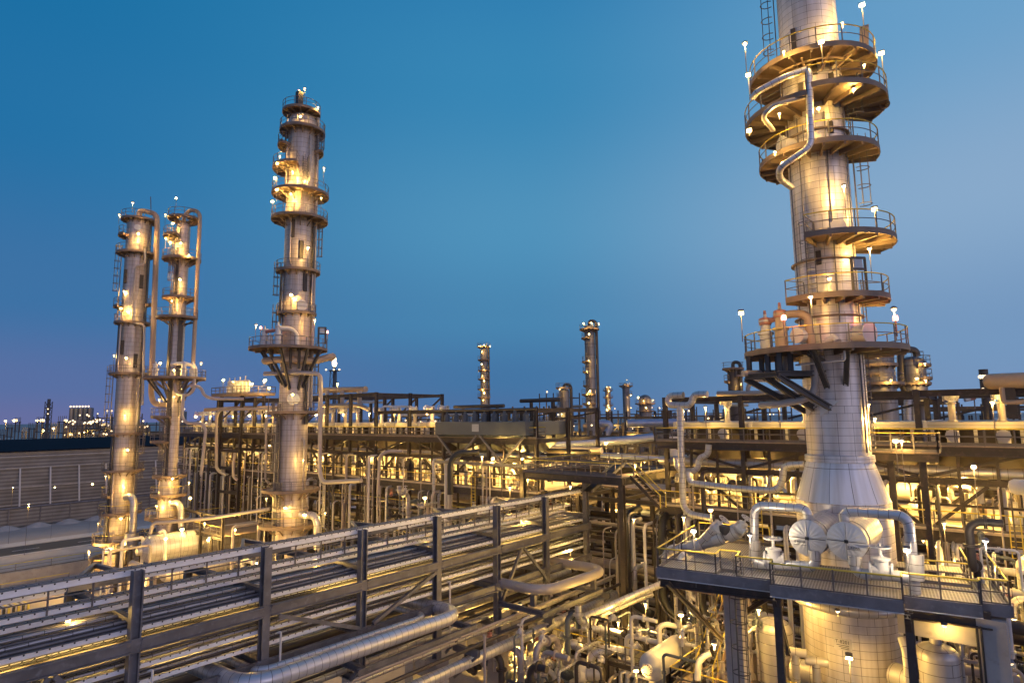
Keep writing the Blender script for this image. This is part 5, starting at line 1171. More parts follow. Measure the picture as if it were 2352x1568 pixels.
for i, (px, py, d, pole, pw) in enumerate(((1593, 1216, 33, 2.9, 70), (1722, 1227, 32, 2.9, 80), (2083, 1260, 28, 2.9, 80), (2263, 1240, 27.5, 2.7, 90), (1570, 1186, 40, 3, 120), (1632, 1169, 40, 3, 120), (2168, 1200, 36, 3, 260), (2236, 1070, 38, 3.4, 260), (2070, 1010, 36, 2.8, 110))):
    floodlight(at_d(px, py, d), pole, 'pole floodlight rising by the handrails of the raised platform, %s of nine' % nth(i), pw, WARM if i > 3 else WHITE, 'pole floodlights on the raised platform', .8, i < 4)
for i, (x, y) in enumerate(((-3.4, 32.9), (-7.4, 32.3))): floodlight((x, y, ZP - .9), .3, 'fill lamp added under the raised platform, %s' % ('above the right domed vessel', 'in front of the tagged shell')[i], (70, 50)[i], WARM, 'fill lamps added under the raised platform', .7, out=(0, 0, 0))  # lamps added below the deck to brighten pillar, beam and vessel
# small strut platform right of the cone
k = thing('access_platform', 'small steel landing right of the cone with two bridging beams', 'platform', at_d(2040, 1040, 36.5))
o = at_d(2010, 1035, 37.5); 
MB().b2(o.x - .2, o.x + 3.2, o.y - .6, o.y + .8, o.z - .06, o.z).build('grating', 'deck', k); MB().ib((o.x - .2, o.y - .6, o.z - .3), (o.x + 3.2, o.y - .6, o.z - .3), .45, .24, .04).build('beam', 'steel', k)
railing('railing', None, [(o.x - .2, o.y - .6, o.z), (o.x + 3.2, o.y - .6, o.z), (o.x + 3.2, o.y + .8, o.z)], post=1.2, parent=k)
for x in (o.x + .8, o.x + 2.4): MB().ib((x, o.y, 0), (x, o.y, o.z - .1), .3, .26, .04).build('column', 'steel', k)
# right-hand lower zone
for i, (z, y, r, m_) in enumerate(((12.2, 41, .34, 'darkpipe'), (11.2, 43, .4, 'darkpipe'), (9.8, 40.5, .25, 'paintpipe'), (8.6, 42, .5, 'darkpipe'), (12.9, 45, .3, 'pipe'), (7.2, 39, .3, 'paintpipe'), (6.0, 37, .25, 'darkpipe'), (10.4, 46.5, .5, 'pipe'), (13.6, 47.5, .22, 'white'))):
    single('pipe', MB().tube([(-2.6 - (i % 3), y, z), (9, y, z)], r, 12), m_, 'level pipe right of the concrete pillar, %s in its bank' % nth(i), 'pipe', None, 'bank of pipes at lower right')
vessel('vessel', 'lagged upright vessel seen through the pipes behind the right arm of the platform', (.4, 45.5), 1.5, 9, 14.4)
k = thing('pipe_rack', 'steel frame with ladders holding the pipe bank at lower right', 'pipe rack', (2, 40, 0))
for x in (-.6, 3.6):
    for y in (36.2, 42.0, 47.6): MB().ib((x, y, 0), (x, y, 14.6), .32, .3, .04).build('column', 'steel', k)
for z in (5.6, 9.2, 13.1): MB().ib((-.4, 36.2, z), (3.4, 36.2, z), .36, .22, .04).build('cross_beam', 'galv', k)
railing('railing', 'yellow railing and walkway edge at lower right beyond the platform arm', [(.4, 35.4, 12.6), (4.5, 35.4, 12.6)], post=1.4)
for i, (px, py, d) in enumerate(((2290, 1300, 36), (2200, 1290, 40), (2330, 1420, 34), (2230, 1160, 44), (2330, 1170, 44), (2120, 1240, 42), (2320, 1480, 36), (2100, 1150, 46))):
    floodlight(at_d(px, py, d), .3, 'hidden lamp glowing among the pipes at lower right, %s of eight' % nth(i), 150, WARM, 'lamps among the lower right pipes', .7, out=(0, 0, 0))
# ------------------------------------------------------------------ deck bridging the long rack, blue hopper cooler, headers
k = thing('access_platform', 'open square walkway with yellow rails where the long rack meets the cross rack', 'platform', (-31, 50, 0))
ZB = 17.9
for x0, x1, y0, y1 in ((-36.4, -26.0, 45.4, 46.8), (-36.4, -35.0, 46.81, 56), (-27.4, -26.0, 46.81, 56), (-34.99, -27.41, 54.6, 56)):
    MB().b2(x0, x1, y0, y1, ZB - .06, ZB).build('grating', 'deck', k)
for p, q in (((-36.4, 45.3), (-26, 45.3)), ((-25.9, 45.4), (-25.9, 56)), ((-36.5, 45.4), (-36.5, 56)), ((-34.9, 46.9), (-27.5, 46.9)), ((-36.4, 56.1), (-26, 56.1)), ((-27.5, 47), (-27.5, 54.5)), ((-34.9, 47), (-34.9, 54.5))):
    MB().ib((p[0], p[1], ZB - .35), (q[0], q[1], ZB - .35), .6, .26, .04).build('beam', 'steel', k)
for x, y in ((-36.4, 45.4), (-26, 45.4), (-26, 56), (-36.4, 56)): MB().ib((x, y, 0), (x, y, ZB - .06), .44, .4, .05).build('column', 'steel', k)
railing('railing', None, [(-36.4, 56, ZB), (-36.4, 45.4, ZB), (-26, 45.4, ZB)], post=1.4, parent=k); railing('railing', None, [(-36.4, 56, ZB), (-26, 56, ZB), (-26, 47.5, ZB)], post=1.4, parent=k)
railing('railing', None, [(-35, 54.6, ZB), (-35, 46.8, ZB), (-27.4, 46.8, ZB)], post=1.6, parent=k, top='rail')
s_ = thing('stair', 'steep stair with yellow handrails dropping right from the square walkway', 'stair', (-25, 48, ZC))
for y in (46.6, 47.6):
    MB().bar((-25.9, y, ZB), (-23.2, y, ZC + .2), .06, .26).build('stringer', 'steel', s_)
    MB().tube([(-26, y, ZB + 1.05), (-23.2, y, ZC + 1.25), (-23.2, y, ZC + .2)], .05, 6).build('handrail', 'yellow', s_)
for i in range(9): MB().b2(-25.8 + i * .29, -25.55 + i * .29, 46.62, 47.58, ZB - .24 - i * .26, ZB - .2 - i * .26).build('tread', 'deck', s_)
ct = thing('cable_tray', 'dark sloping cable tray rising from the long rack to the square walkway', 'cable tray', (-29.5, 47, 16))
MB().bar((-30.2, 46.5, 16.4), (-28.6, 49.6, 18.6), 1.0, .08).build('tray_cover', 'black', ct)
for dx in (-.55, .55): MB().bar((-30.2 + dx, 46.5, 16.4), (-28.6 + dx, 49.6, 18.6), .08, .2).build('side_rail', 'galv', ct)
for i, (px, py, d, pole, pw) in enumerate(((1206, 1018, 66, 3, 220), (1200, 1052, 64, 3, 170), (1253, 1040, 70, 2.4, 170), (1392, 1015, 70, 4, 170), (1459, 1065, 54, 2, 150), (1171, 1118, 58, 6, 140), (976, 1141, 56, 6, 200), (1107, 1047, 62, 3, 200), (1132, 1052, 66, 2, 170), (1310, 1115, 60, 2, 200), (1212, 1096, 60, 3, 200))):
    floodlight(at_d(px, py, d), pole, 'lit floodlight around the square walkway and rack junction, %s of eleven' % nth(i), pw, WARM, 'floodlights at the rack junction', 1.0)
# hopper-shaped cooler
k = thing('air_cooler', 'blue-grey hopper-bottomed air cooler without lamps at right end of centre rack', 'air cooler', (-45, 52, ZD))
MB().b2(-52, -38.8, 48.9, 57, ZD + .35, ZD + 1.75).build('bundle_box', 'bluegrey', k)
MB().b2(-46.2, -45.2, 48.86, 48.899, ZD + .7, ZD + 1.5).build('name_plate', 'glass', k)
for c in (-48.7, -42.1):
    b = MB(); w_, h_ = 3.2, 1.5
    b.add([(c - w_, 49.2, ZD + .3), (c + w_, 49.2, ZD + .3), (c + w_, 56.6, ZD + .3), (c - w_, 56.6, ZD + .3), (c - 1.5, 51.4, ZD - 1.5), (c + 1.5, 51.4, ZD - 1.5), (c + 1.5, 54.6, ZD - 1.5), (c - 1.5, 54.6, ZD - 1.5)],
          [(0, 1, 5, 4), (1, 2, 6, 5), (2, 3, 7, 6), (3, 0, 4, 7), (4, 5, 6, 7)]).build('hopper', 'bluegrey', k)
    MB().lathe((c, 53, 0), [(2.0, ZD - 2.6), (2.0, ZD - 1.5)], 24).build('fan_ring', 'bluegrey', k)
    for dx in (-1, 1): MB().bar((c + dx * 3.1, 49.0, ZD + .3), (c, 49.0, ZD - 2.5), .2).build('brace', 'galv', k)
MB().bar((-52, 48.95, ZD - 2.7), (-38.6, 48.95, ZD - 2.7), .3).build('sill_beam', 'galv', k)
for i in range(9):
    x = -51.2 + i * 1.45
    single('vent_bottle', MB().lathe((x, 50, ZD + 1.76), [(.34, 0), (.34, .75), (.2, .85), (.15, .85 + .12 * (i * 5 % 4)), (.1, .95 + .12 * (i * 5 % 4)), (.1, 1.3)], 12), 'bluegrey', 'grey bottle-shaped nozzle on the hopper cooler, %s from its left end' % nth(i), 'nozzle', (x, 50, ZD + 1.76), 'nozzles on the hopper cooler')
for i, (a, c, y, z, r) in enumerate(((-54, -38.2, 50, ZD + 3.0, .14), (-54, -46, 54, 24.2, .22), (-43.5, -38, 54, 24.7, .22))):
    p = single('pipe', MB().tube([(a, y, z), (c, y, z)], r, 12), 'darkpipe', ['header pipe along the tops of the hopper cooler nozzles', 'left stub header pipe raised above the hopper cooler', 'right stub header pipe raised above the hopper cooler'][i], 'pipe')
    if i: 
        f_ = thing('pipe_stand', ['', 'twin-legged stand under the left stub header', 'twin-legged stand under the right stub header'][i], 'stand', ((a + c) / 2, y, 24))
        for x in (a + 1.5, c - 1.0): MB().ib((x, y, ZD), (x, y, z - r), .3, .26, .04).build('leg', 'steel', f_)
def dpipe(lab, pts, d, r, m_='paintpipe', fil=.8, n=14):
    Q = [at_d(px, py, d) for px, py in pts]; return single('pipe', MB().tube(Q, r, n, fil, seg=7), m_, lab, 'pipe', Q[-1])
def ap(lab, pts, Y, r, m_='paintpipe', fil=.7, n=14):
    Q = [at_y(px, py, Y) for px, py in pts]; return single('pipe', MB().tube(Q, r, n, fil, seg=7), m_, lab, 'pipe', Q[-1])
ap('fat tan header pipe on top of the rack right of the middle tower', [(735, 896), (840, 894)], 53, .42, 'tan'); ap('lower pale header pipe below the fat tan one', [(738, 932), (828, 931), (846, 940)], 51.5, .3)
for i, px in enumerate((752, 786, 826)): ap('short upright pipe linking the two tan headers, %s from the left' % nth(i), [(px, 897), (px, 932)], 52, .3)
ap('goose-neck header with its tall silver riser at left end of the nearer rack', [(1570, 907), (1536, 908), (1534, 930), (1588, 931), (1592, 905), (1625, 905)], 48.4, .27, 'pipefine', .9)
ap('tall silver riser pipe down the left end of the nearer rack', [(1562, 931), (1564, 1020), (1570, 1178), (1640, 1190)], 48.4, .27, 'pipefine', .9)
ap('second lagged pipe looping below the cooler deck of the nearer rack', [(1628, 1020), (1626, 1045), (1606, 1050), (1602, 1080), (1580, 1082), (1556, 1078), (1553, 1050)], 49.4, .25, 'pipefine', .8)
ap('lagged pipe leaving the loop and running right past the concrete deck', [(1580, 1082), (1584, 1108), (1700, 1122), (1786, 1126), (1798, 1100), (1800, 1068), (1846, 1066)], 48.6, .25, 'pipefine', .9)
ap('fat painted header pipe on the top of the nearer rack', [(1648, 904), (1842, 903)], 51, .24); ap('branch of the fat painted header rising to the tower vents', [(1718, 902), (1718, 884), (1735, 872), (1800, 872)], 51, .18)
k = thing('drum', 'tan horizontal drum cut off by the right edge, above the rack', 'drum', at_y(2300, 892, 50)); p = at_y(2272, 876, 50)
MB().lathe(p, [(0, -.35), (.3, -.28), (.46, -.1), (.5, .1), (.5, 6)], 22, axis=(1, 0, 0)).build('shell', 'tan', k)
for dx in (1.0, 3.5): MB().bar(p + V((dx, 0, -.45)), p + V((dx, 0, -2.4)), .5, .5).build('saddle', 'steel', k)
MB().tube([p + V((.6, -.2, -.4)), p + V((.6, -.2, -1.35)), p + V((6, -.2, -1.35))], .15, 10, .2).build('drain_pipe', 'tan', k)
single('pipe', (lambda c: MB().lathe(c, [(0, -.2), (.3, -.12), (.42, .1), (.42, 5)], 18, axis=(1, 0, 0)))(at_y(2325, 1117, 44)), 'white', 'white pipe end poking in at the right edge', 'pipe')
# platform of relief valves on the left rack
p = at_d(560, 905, 96)
k = thing('access_platform', 'high relief valve platform on a lattice stand between twin and middle towers', 'platform', (p.x, p.y, 0)); c = V((p.x, p.y, p.z))
MB().b2(c.x - 5.5, c.x + 4, c.y - 2.5, c.y + 3, c.z - .3, c.z).build('deck', 'deck', k)
railing('railing', None, [c + V((-5.5, 3, 0)), c + V((-5.5, -2.5, 0)), c + V((4, -2.5, 0)), c + V((4, 3, 0)), c + V((-5.5, 3, 0))], post=1.4, parent=k, top='rail')
for x in (-4, 2.5):
    for y in (-1.5, 2): MB().ib((c.x + x, c.y + y, 0), (c.x + x, c.y + y, c.z - .3), .4, .36, .05).build('column', 'steel', k)
    MB().bar((c.x + x, c.y - 1.5, c.z - 4), (c.x + x, c.y + 2, c.z - .5), .2).build('brace', 'steel', k)
for z in (20.7, 18.2, 15.6, 12.0): MB().ib((c.x - 3.8, c.y - 1.5, z), (c.x + 2.3, c.y - 1.5, z), .4, .24, .04).build('beam', 'steel', k)
for i in range(4):
    q = c + V((-3.6 + i * 1.7, -.6, 0)); v = thing('relief_valve', 'white relief valve on the high platform, %s from the left' % nth(i), 'valve', q, 'relief valves on the high platform')
    MB().lathe(q, [(.4, 0), (.4, 1.2), (.5, 1.22), (.5, 1.35), (.3, 1.4), (.28, 2.1), (.1, 2.2), (.08, 2.7), (0, 2.7)], 12).build('body', 'white', v)
    MB().tube([q + V((0, 0, 1.9)), q + V((1.1, 0, 2.0)), q + V((1.1, 0, .3))], .2, 10, .4).build('outlet', 'white', v)
for i, (px, py) in enumerate(((513, 872), (606, 874), (618, 890), (536, 876), (580, 880))): floodlight(at_d(px, py, 94), 2.2, 'lit floodlight over the high relief valve platform, %s from the left' % nth((0, 3, 4, 1, 2)[i]), 130, WARM, 'floodlights on the high platform', 1.0)
dpipe('long brown pipe sweeping from the slim twin tower to the high platform', [(470, 941), (560, 936), (640, 936)], 95, .27, 'tan'); dpipe('pale pipe bending down left of the high platform', [(620, 938), (505, 940), (497, 955), (497, 1080), (520, 1090)], 92, .22, 'paintpipe')
dpipe('pale pipe dropping in front of the left rack', [(612, 960), (610, 1100), (618, 1110), (650, 1112), (652, 1190)], 90, .19, 'paintpipe'); dpipe('second pale pipe dropping in front of the left rack', [(540, 1040), (536, 1060), (536, 1095), (545, 1102)], 90, .2, 'paintpipe')
dpipe('arched twin conduit in front of the lit concrete deck', [(868, 1135), (872, 1045), (890, 1036), (925, 1036)], 72, .18, 'paintpipe', 1.2); dpipe('wide dark arched cable duct on the lit concrete deck', [(1034 - 330 + 330, 1135), (1034, 1060), (1050, 1040), (1100, 1038)], 64, .3, 'black', 1.4)
# ------------------------------------------------------------------ low left plant by the twin towers
def lying(lab, px, py, d, r, L, m_='vessel'):
    p = at_d(px, py, d); k = thing('drum', lab, 'drum', (p.x, p.y, 0))
    MB().lathe(p, [(0, .9 * r), (.25 * r, .9 * r), (.27 * r, .62 * r), (.55 * r, .5 * r), (.85 * r, .25 * r), (r, 0), (r, -L), (.7 * r, -L - .4 * r), (0, -L - .5 * r)], 32, axis=(0, -1, 0)).build('shell', m_, k)
    for yy in (1.5, L - 1.5): MB().b2(p.x - r * .55, p.x + r * .55, p.y + yy - .15, p.y + yy + .15, 0, p.z - r * .8).build('saddle', 'steel', k)
    return k
lying('big lagged drum lying beside the foot of the twin towers', 345, 1262, 80, 1.75, 25); lying('smaller lagged drum below the big one, seen through the rack', 378, 1318, 73, .85, 9)
dpipe('long pale pipe crossing in front of the twin tower feet', [(345, 1225), (352, 1200), (370, 1200), (480, 1190), (620, 1168)], 78, .22, 'paintpipe')
dpipe('thin pale pipe standing in front of the big drum', [(366, 1222), (375, 1216), (380, 1225), (378, 1300)], 74, .18, 'white')
k = thing('pipe_rack', 'steel frame of decks around the feet of the twin towers', 'pipe rack', at_d(360, 1250, 84)); o = ORG[k.name]
for dx in (-6, 0, 6, 12):
    for dy in (3, 12): MB().ib((o.x + dx, o.y + dy, 0), (o.x + dx, o.y + dy, 11), .3, .3, .04).build('column', 'steel', k)
for dy in (3, 12):
    for z in (5.2, 8.2, 10.8): MB().ib((o.x - 6, o.y + dy, z), (o.x + 12, o.y + dy, z), .34, .24, .04).build('beam', 'steel', k)
MB().b2(o.x - 6, o.x + 12, o.y + 3, o.y + 12, 8.4, 8.46).build('grating', 'deck', k)
railing('railing', None, [(o.x - 6, o.y + 12, 8.46), (o.x - 6, o.y + 3, 8.46), (o.x + 12, o.y + 3, 8.46)], post=1.6, parent=k)
rnd = random.Random(21)
for i in range(24):
    q = at_d(215 + 17.7 * i + rnd.uniform(-6, 6), rnd.uniform(1225, 1330), rnd.uniform(84, 92) if 5 < i < 15 else rnd.uniform(72, 84)); L = rnd.uniform(2, 5); z = max(.5, q.z)
    single('pipe', MB().tube([(q.x, q.y, 0), (q.x, q.y, z + 1), (q.x + L * (i % 2), q.y + L * ((i + 1) % 2), z + 1), (q.x + L * (i % 2), q.y + L * ((i + 1) % 2), 0)], rnd.choice((.1, .14, .2, .28)), 8, .4), rnd.choice(('white', 'paintpipe', 'pipe', 'darkpipe')), 'low pipe loop in the yard by the twin tower feet, %s from the left' % nth(i), 'pipe', None, 'low pipe loops by the twin towers')
for i, (px, py, d, pole, pw) in enumerate(((418, 1213, 71, 7, 900), (481, 1232, 76, 4, 450), (478, 1238, 80, 3, 200), (430, 1190, 82, 3, 200), (470, 1200, 80, 3, 200), (380, 1235, 70, 3, 200), (205, 1264, 84, 3, 900), (268, 1402, 62, 1.5, 600), (243, 1372, 66, 2, 2200), (590, 1290, 66, 3, 500), (440, 1340, 64, 2, 400), (330, 1330, 66, 2, 400), (540, 1215, 80, 3, 300))):
    floodlight(at_d(px, py, d), pole, 'lit floodlight in the yard around the twin tower feet, %s of thirteen' % nth(i), pw, WARM, 'yard floodlights by the twin towers', 1.25 if i < 2 else .9)
for i, (px, py, d, hgt) in enumerate(((30, 1118, 120, 12), (66, 1156, 110, 9))):
    p = at_d(px, py, d); floodlight(p, p.z, ['tall dim street light against the ribbed wall, leftmost of them', 'shorter lit street light in front of the ribbed wall'][i], 500 if i else 60, WARM, 'street lights by the road', 1.3 if i else .9)
for i, (px, py) in enumerate(((120, 1190), (-30, 1150), (210, 1150))):
    p = at_x(px, py, -150); floodlight((p.x, p.y, 10), 10, 'street light %s' % ('by the road near the twin towers', 'by the road at the edge', 'by the road behind the left twin tower')[i], 250, WARM, 'street lights by the road', .6)

# ------------------------------------------------------------------ far plant
M['shelldim'] = cladding('tower_cladding_dim', (0.20, 0.185, 0.175), 2.0, 2.4, 0.06, seam=(0.1, 0.09, 0.085), streak=0.2)
def fartower(name, lab, px, d, top, r, plats, lamps, pipe=None, mat='shelldim', dome=.6, pw=70):
    t = Tower(name, lab, px, d); z1 = t.z(top)
    t.shell([(r, 0), (r, z1 - r * dome)] + head(r, z1 - r * dome, dome)[1:], mat, 'shell', 24)
    for y, rr, a0, a1 in plats: t.plat(t.z(y), r, r * rr, a0, a1, post=1.8)
    if pipe: t.pipe([t.at(0, .1, z1 - .2), t.at(0, .1, z1 + r * .8), t.at(pipe, r * 1.35, z1 + r * .7), t.at(pipe, r * 1.35, 14)], r * .3, 'darkpipe', 'overhead_pipe', 1.0)
    for x, y in lamps: t.lamp(x, y, r + .9, .4, pw, sz=1.1)
    return t
fartower('distillation_tower', 'slim distant tower crowded with small lit platforms, left of centre horizon', 1112, 190, 800, 1.1, [(796, 1.9, -180, 180), (826, 1.7, -150, 90), (850, 1.7, -180, 100), (870, 1.7, -150, 100), (893, 1.8, -180, 120), (912, 1.8, -150, 150)],
         [(1100, 794), (1112, 791), (1125, 794), (1107, 806), (1106, 836), (1112, 848), (1108, 862), (1112, 874), (1109, 894), (1112, 902), (1110, 918)], 85).flush('slim distant tower')
t = fartower('distillation_tower', 'tallest distant column with a thick pipe down its right side', 1359, 140, 746, 1.18, [(756, 1.9, -180, 120), (776, 1.6, -130, 0), (830, 1.6, -120, -10), (853, 1.5, -120, -30), (885, 1.5, -120, -20), (905, 1.8, -140, 30), (926, 1.7, -140, 30)],
             [(1340, 742), (1358, 740), (1375, 742), (1353, 767), (1352, 826), (1348, 851), (1355, 897), (1350, 902), (1352, 925)], 88); t.flush('tallest distant column')
for y in (790, 815, 842, 868, 893): t.shell([(1.185, t.z(y) - .06), (1.23, t.z(y) - .05), (1.23, t.z(y) + .05), (1.185, t.z(y) + .06)], 'dark', 'ring_band', 24)
fartower('distillation_tower', 'short grey distant column left of the tallest one', 1297, 150, 892, 1.25, [(890, 1.6, -180, 60), (912, 1.5, -150, -20), (936, 1.5, -150, -20)], [(1286, 893), (1290, 950)], 88).flush('short grey distant column')
fartower('distillation_tower', 'thin far tower studded with lamps, right of the tallest column', 1398, 330, 886, 1.5, [(896, 1.8, -180, 180), (912, 1.8, -180, 180), (930, 1.8, -180, 180)], [(1394, 888), (1401, 888), (1398, 898), (1395, 908), (1400, 918), (1397, 930), (1401, 938), (1394, 940)]).flush('thin far lamp-studded tower')
fartower('distillation_tower', 'narrow far column with lit head platform, beside the domed vessel', 1440, 230, 880, 1.35, [(886, 1.9, -180, 120), (905, 1.7, 20, 150)], [(1440, 872), (1442, 882), (1449, 907), (1449, 935)]).flush('narrow far column')
fartower('domed_vessel', 'fat domed far vessel with two lit ring platforms', 1483, 210, 906, 2.1, [(926, 1.6, -180, 180), (943, 1.4, -180, 180)], [(1478, 920), (1484, 936), (1500, 918), (1466, 912)], None, dome=.8).flush('fat domed far vessel')
fartower('distillation_tower', 'dark far column rising behind the nearer rack, left of the broad tower', 1690, 112, 842, 1.05, [(846, 1.8, -180, 180), (863, 1.6, 20, 150), (875, 1.6, -150, -40)], [(1702, 880)], 60, 'darkpipe').flush('dark far column')
t = fartower('domed_vessel', 'wide pale vessel half hidden right of the broad tower', 2028, 72, 806, 1.65, [(838, 1.35, -150, 60), (858, 1.2, -150, 0), (880, 1.5, -150, 120)], [(2016, 816), (2046, 872)]); t.flush('wide pale vessel')
t = fartower('domed_vessel', 'grey domed vessel with pipe arching left, right of the broad tower', 2107, 78, 818, 1.42, [(828, .9, -180, 180), (838, 1.4, 20, 130), (868, 1.4, 30, 150), (880, 1.3, -180, 130)], [(2124, 834), (2126, 872), (2106, 868)]); t.flush('grey domed vessel')
t.pipe([at_d(2106, 818, 78), at_d(2103, 804, 78), at_d(2076, 800, 78), at_d(2068, 815, 78), at_d(2070, 880, 78), at_d(2080, 900, 78)], .42, 'darkpipe', 'overhead_pipe', 1.2)
k = thing('vessel_stand', 'brown steel table on thick legs under the grey domed vessel', 'stand', at_d(2107, 915, 78)); o = at_d(2107, 917, 78)
MB().b2(o.x - 4, o.x + 3, o.y - 3, o.y + 3, o.z - .7, o.z).build('table', 'steel', k)
for dx in (-3, 2.2): MB().ib((o.x + dx, o.y - 2.4, 0), (o.x + dx, o.y - 2.4, o.z - .7), .7, .6, .08).build('leg', 'steel', k)
for i, px in enumerate((2085, 2102)): dpipe('silver down pipe below the grey domed vessel, %s' % ('left one', 'right one')[i], [(px + 24, 914), (px, 912), (px, 965)], 74, .42, 'pipe', .8)
# flare stack
p = at_d(768, 842, 560); k = thing('flare_stack', 'far flare stack with a burning flame, right of the middle tower', 'flare stack', (p.x, p.y, 0))
MB().tube([(p.x, p.y, 0), (p.x, p.y, p.z)], 1.1, 8).build('stack', 'dark', k); b = MB()
for a in range(3):
    u = V((3.4 * math.cos(a * 2.1), 3.4 * math.sin(a * 2.1), 0)); w_ = V((3.4 * math.cos(a * 2.1 + 2.1), 3.4 * math.sin(a * 2.1 + 2.1), 0)); c = V((p.x, p.y, 0))
    b.bar(c + u * 1.5, c + u + V((0, 0, p.z - 4)), .5)
    for i in range(7):
        z0, z1 = (p.z - 4) * i / 7, (p.z - 4) * (i + 1) / 7; b.bar(c + u + V((0, 0, z0)), c + w_ + V((0, 0, z1)), .3)
b.build('lattice', 'dark', k); MB().lathe((p.x, p.y, p.z - 4), [(1, 0), (5, 0), (5, .8), (1, .8)], 12).build('platform', 'dark', k)
fl = MB(); rr = random.Random(2); prof = [(1.0, 0), (1.9, 1.4), (2.3, 3.2), (1.7, 5.4), (1.1, 7.2), (.5, 8.8), (0, 9.6)]
fl.lathe((0, 0, 0), prof, 14); fl.v = [(x * (1 + .25 * math.sin(z * 1.7 + x)) + p.x + .15 * z * math.sin(z), y + p.y, z + p.z) for x, y, z in fl.v]; fl.build('flame', 'flame', k)
for i, dx in enumerate((-6, 1, 6)):
    q = V((p.x, p.y, p.z - 3)) + RIGHT * dx - FWD * 5; single('distant_lamp', MB().lathe(q, [(0, -.9), (.7, -.5), (.9, 0), (.7, .5), (0, .9)], 8), 'fardot', 'white lamp on the flare stack gallery, %s of three from left' % nth(i), 'lamp', q, 'lamps on the flare stack')
# chimneys and small things against the sky
def stack(lab, px, top, d, r, mat='dark', lat=False, lamps=()):
    p = at_d(px, top, d); k = thing('chimney', lab, 'chimney', (p.x, p.y, 0)); MB().lathe((p.x, p.y, 0), [(r * 1.2, 0), (r, p.z * .6), (r, p.z), (r * .7, p.z), (r * .7, p.z - 2)], 16).build('stack', mat, k)
    MB().lathe((p.x, p.y, p.z * .82), [(r, 0), (r * 2.2, 0), (r * 2.2, .9), (r, .9)], 14).build('gallery', 'dark', k)
    if lat:
        b = MB()
        for a in range(4):
            u = V((r * 2.2 * math.cos(a * pi / 2), r * 2.2 * math.sin(a * pi / 2), 0)); c = V((p.x, p.y, 0)); v_ = V((r * 2.2 * math.cos((a + 1) * pi / 2), r * 2.2 * math.sin((a + 1) * pi / 2), 0))
            b.bar(c + u, c + u + V((0, 0, p.z * .95)), r * .35)
            for i in range(10): b.bar(c + u + V((0, 0, p.z * .095 * i)), c + v_ + V((0, 0, p.z * .095 * (i + 1))), r * .25)
        b.build('lattice', 'dark', k)
    for i, (x, y) in enumerate(lamps):
        q = at_d(x, y, d - r * 3); single('distant_lamp', MB().lathe(q, [(0, -.5), (.4, -.3), (.5, 0), (.4, .3), (0, .5)], 8), 'fardot', 'lamp on the %s, %s down' % (lab.split(',')[0], nth(i)), 'lamp', q, 'lamps on far chimneys')
stack('grey far chimney with a lit collar, right end of skyline', 2258, 848, 150, .95, 'darkpipe', False, ((2252, 865), (2258, 865), (2264, 865), (2258, 895)))
stack('thin lattice chimney at far left horizon, two lamps on it', 113, 916, 480, 1.1, 'dark', True, ((110, 939), (110, 950)))
# silos on the left horizon
p = at_d(186, 960, 560); k = thing('silo_block', 'block of pale silos with lit roof on the left horizon', 'silos', (p.x, p.y, 0)); zt_ = at_d(186, 937, 560).z
for i in range(5):
    q = p + RIGHT * (-8.6 + i * 4.3); MB().lathe((q.x, q.y, 0), [(2.1, 8), (2.1, zt_), (0, zt_ + .6)], 18).build('silo', 'bluegrey' if i % 2 else 'galv', k)
MB().bar(p - RIGHT * 13 - V((0, 0, p.z - 12)), p + RIGHT * 13 - V((0, 0, p.z - 12)), 8, 24).build('base', 'galv', k)
for i in range(7):
    q = V((p.x, p.y, zt_ + 1.5)) + RIGHT * (-8 + i * 2.7) - FWD * 3; single('distant_lamp', MB().lathe(q, [(0, -.8), (.6, -.5), (.8, 0), (.6, .5), (0, .8)], 8), 'fardot', 'lamp along the silo block roof, %s from the left' % nth(i), 'lamp', q, 'lamps on the silo block roof')
add_light((p.x + 12, p.y - 22, zt_ + 2), 9000, WARM, 1.0, k)  # unseen point light added to brighten the silos
p = at_d(412, 960, 420); k = thing('silo_block', 'pair of dark silos with bright roof lamps between the twin towers', 'silos', (p.x, p.y, 0))
for i in range(2):
    q = p + RIGHT * (-2.6 + i * 5); MB().lathe((q.x, q.y, 0), [(2.3, 0), (2.3, at_d(412, 945, 420).z), (0, at_d(412, 945, 420).z + .6)], 18).build('silo', 'bluegrey', k)
for i in range(6):
    q = at_d(402 + i * 4.2, 944 - (i % 2) * 5, 416); single('distant_lamp', MB().lathe(q, [(0, -.6), (.5, -.4), (.6, 0), (.5, .4), (0, .6)], 8), 'fardot', 'lamp over the silo pair between twin towers, %s from left' % nth(i), 'lamp', q, 'lamps over the silo pair')
for i, (px, py, s_) in enumerate(((14, 966, .8), (36, 965, 1.3), (86, 965, .8), (98, 965, 1.4), (152, 965, 1.1), (100, 988, .9), (124, 983, .8), (66, 1010, .7))):
    q = at_d(px, py, 380); k = thing('floodlight_mast', 'bright high mast light on the left horizon, %s in order' % nth(i), 'floodlight mast', (q.x, q.y, 0), 'high mast lights on the left horizon')
    MB().tube([(q.x, q.y, 0), q], .22, 6).build('mast', 'dark', k); MB().lathe(q - FWD * .5, [(0, -s_), (.7 * s_, -.7 * s_), (s_, 0), (.7 * s_, .5 * s_), (0, .6 * s_)], 10).build('lens', 'lens', k); add_light(q - V((0, 0, 1.6)), 5000, WARM, .6, k)
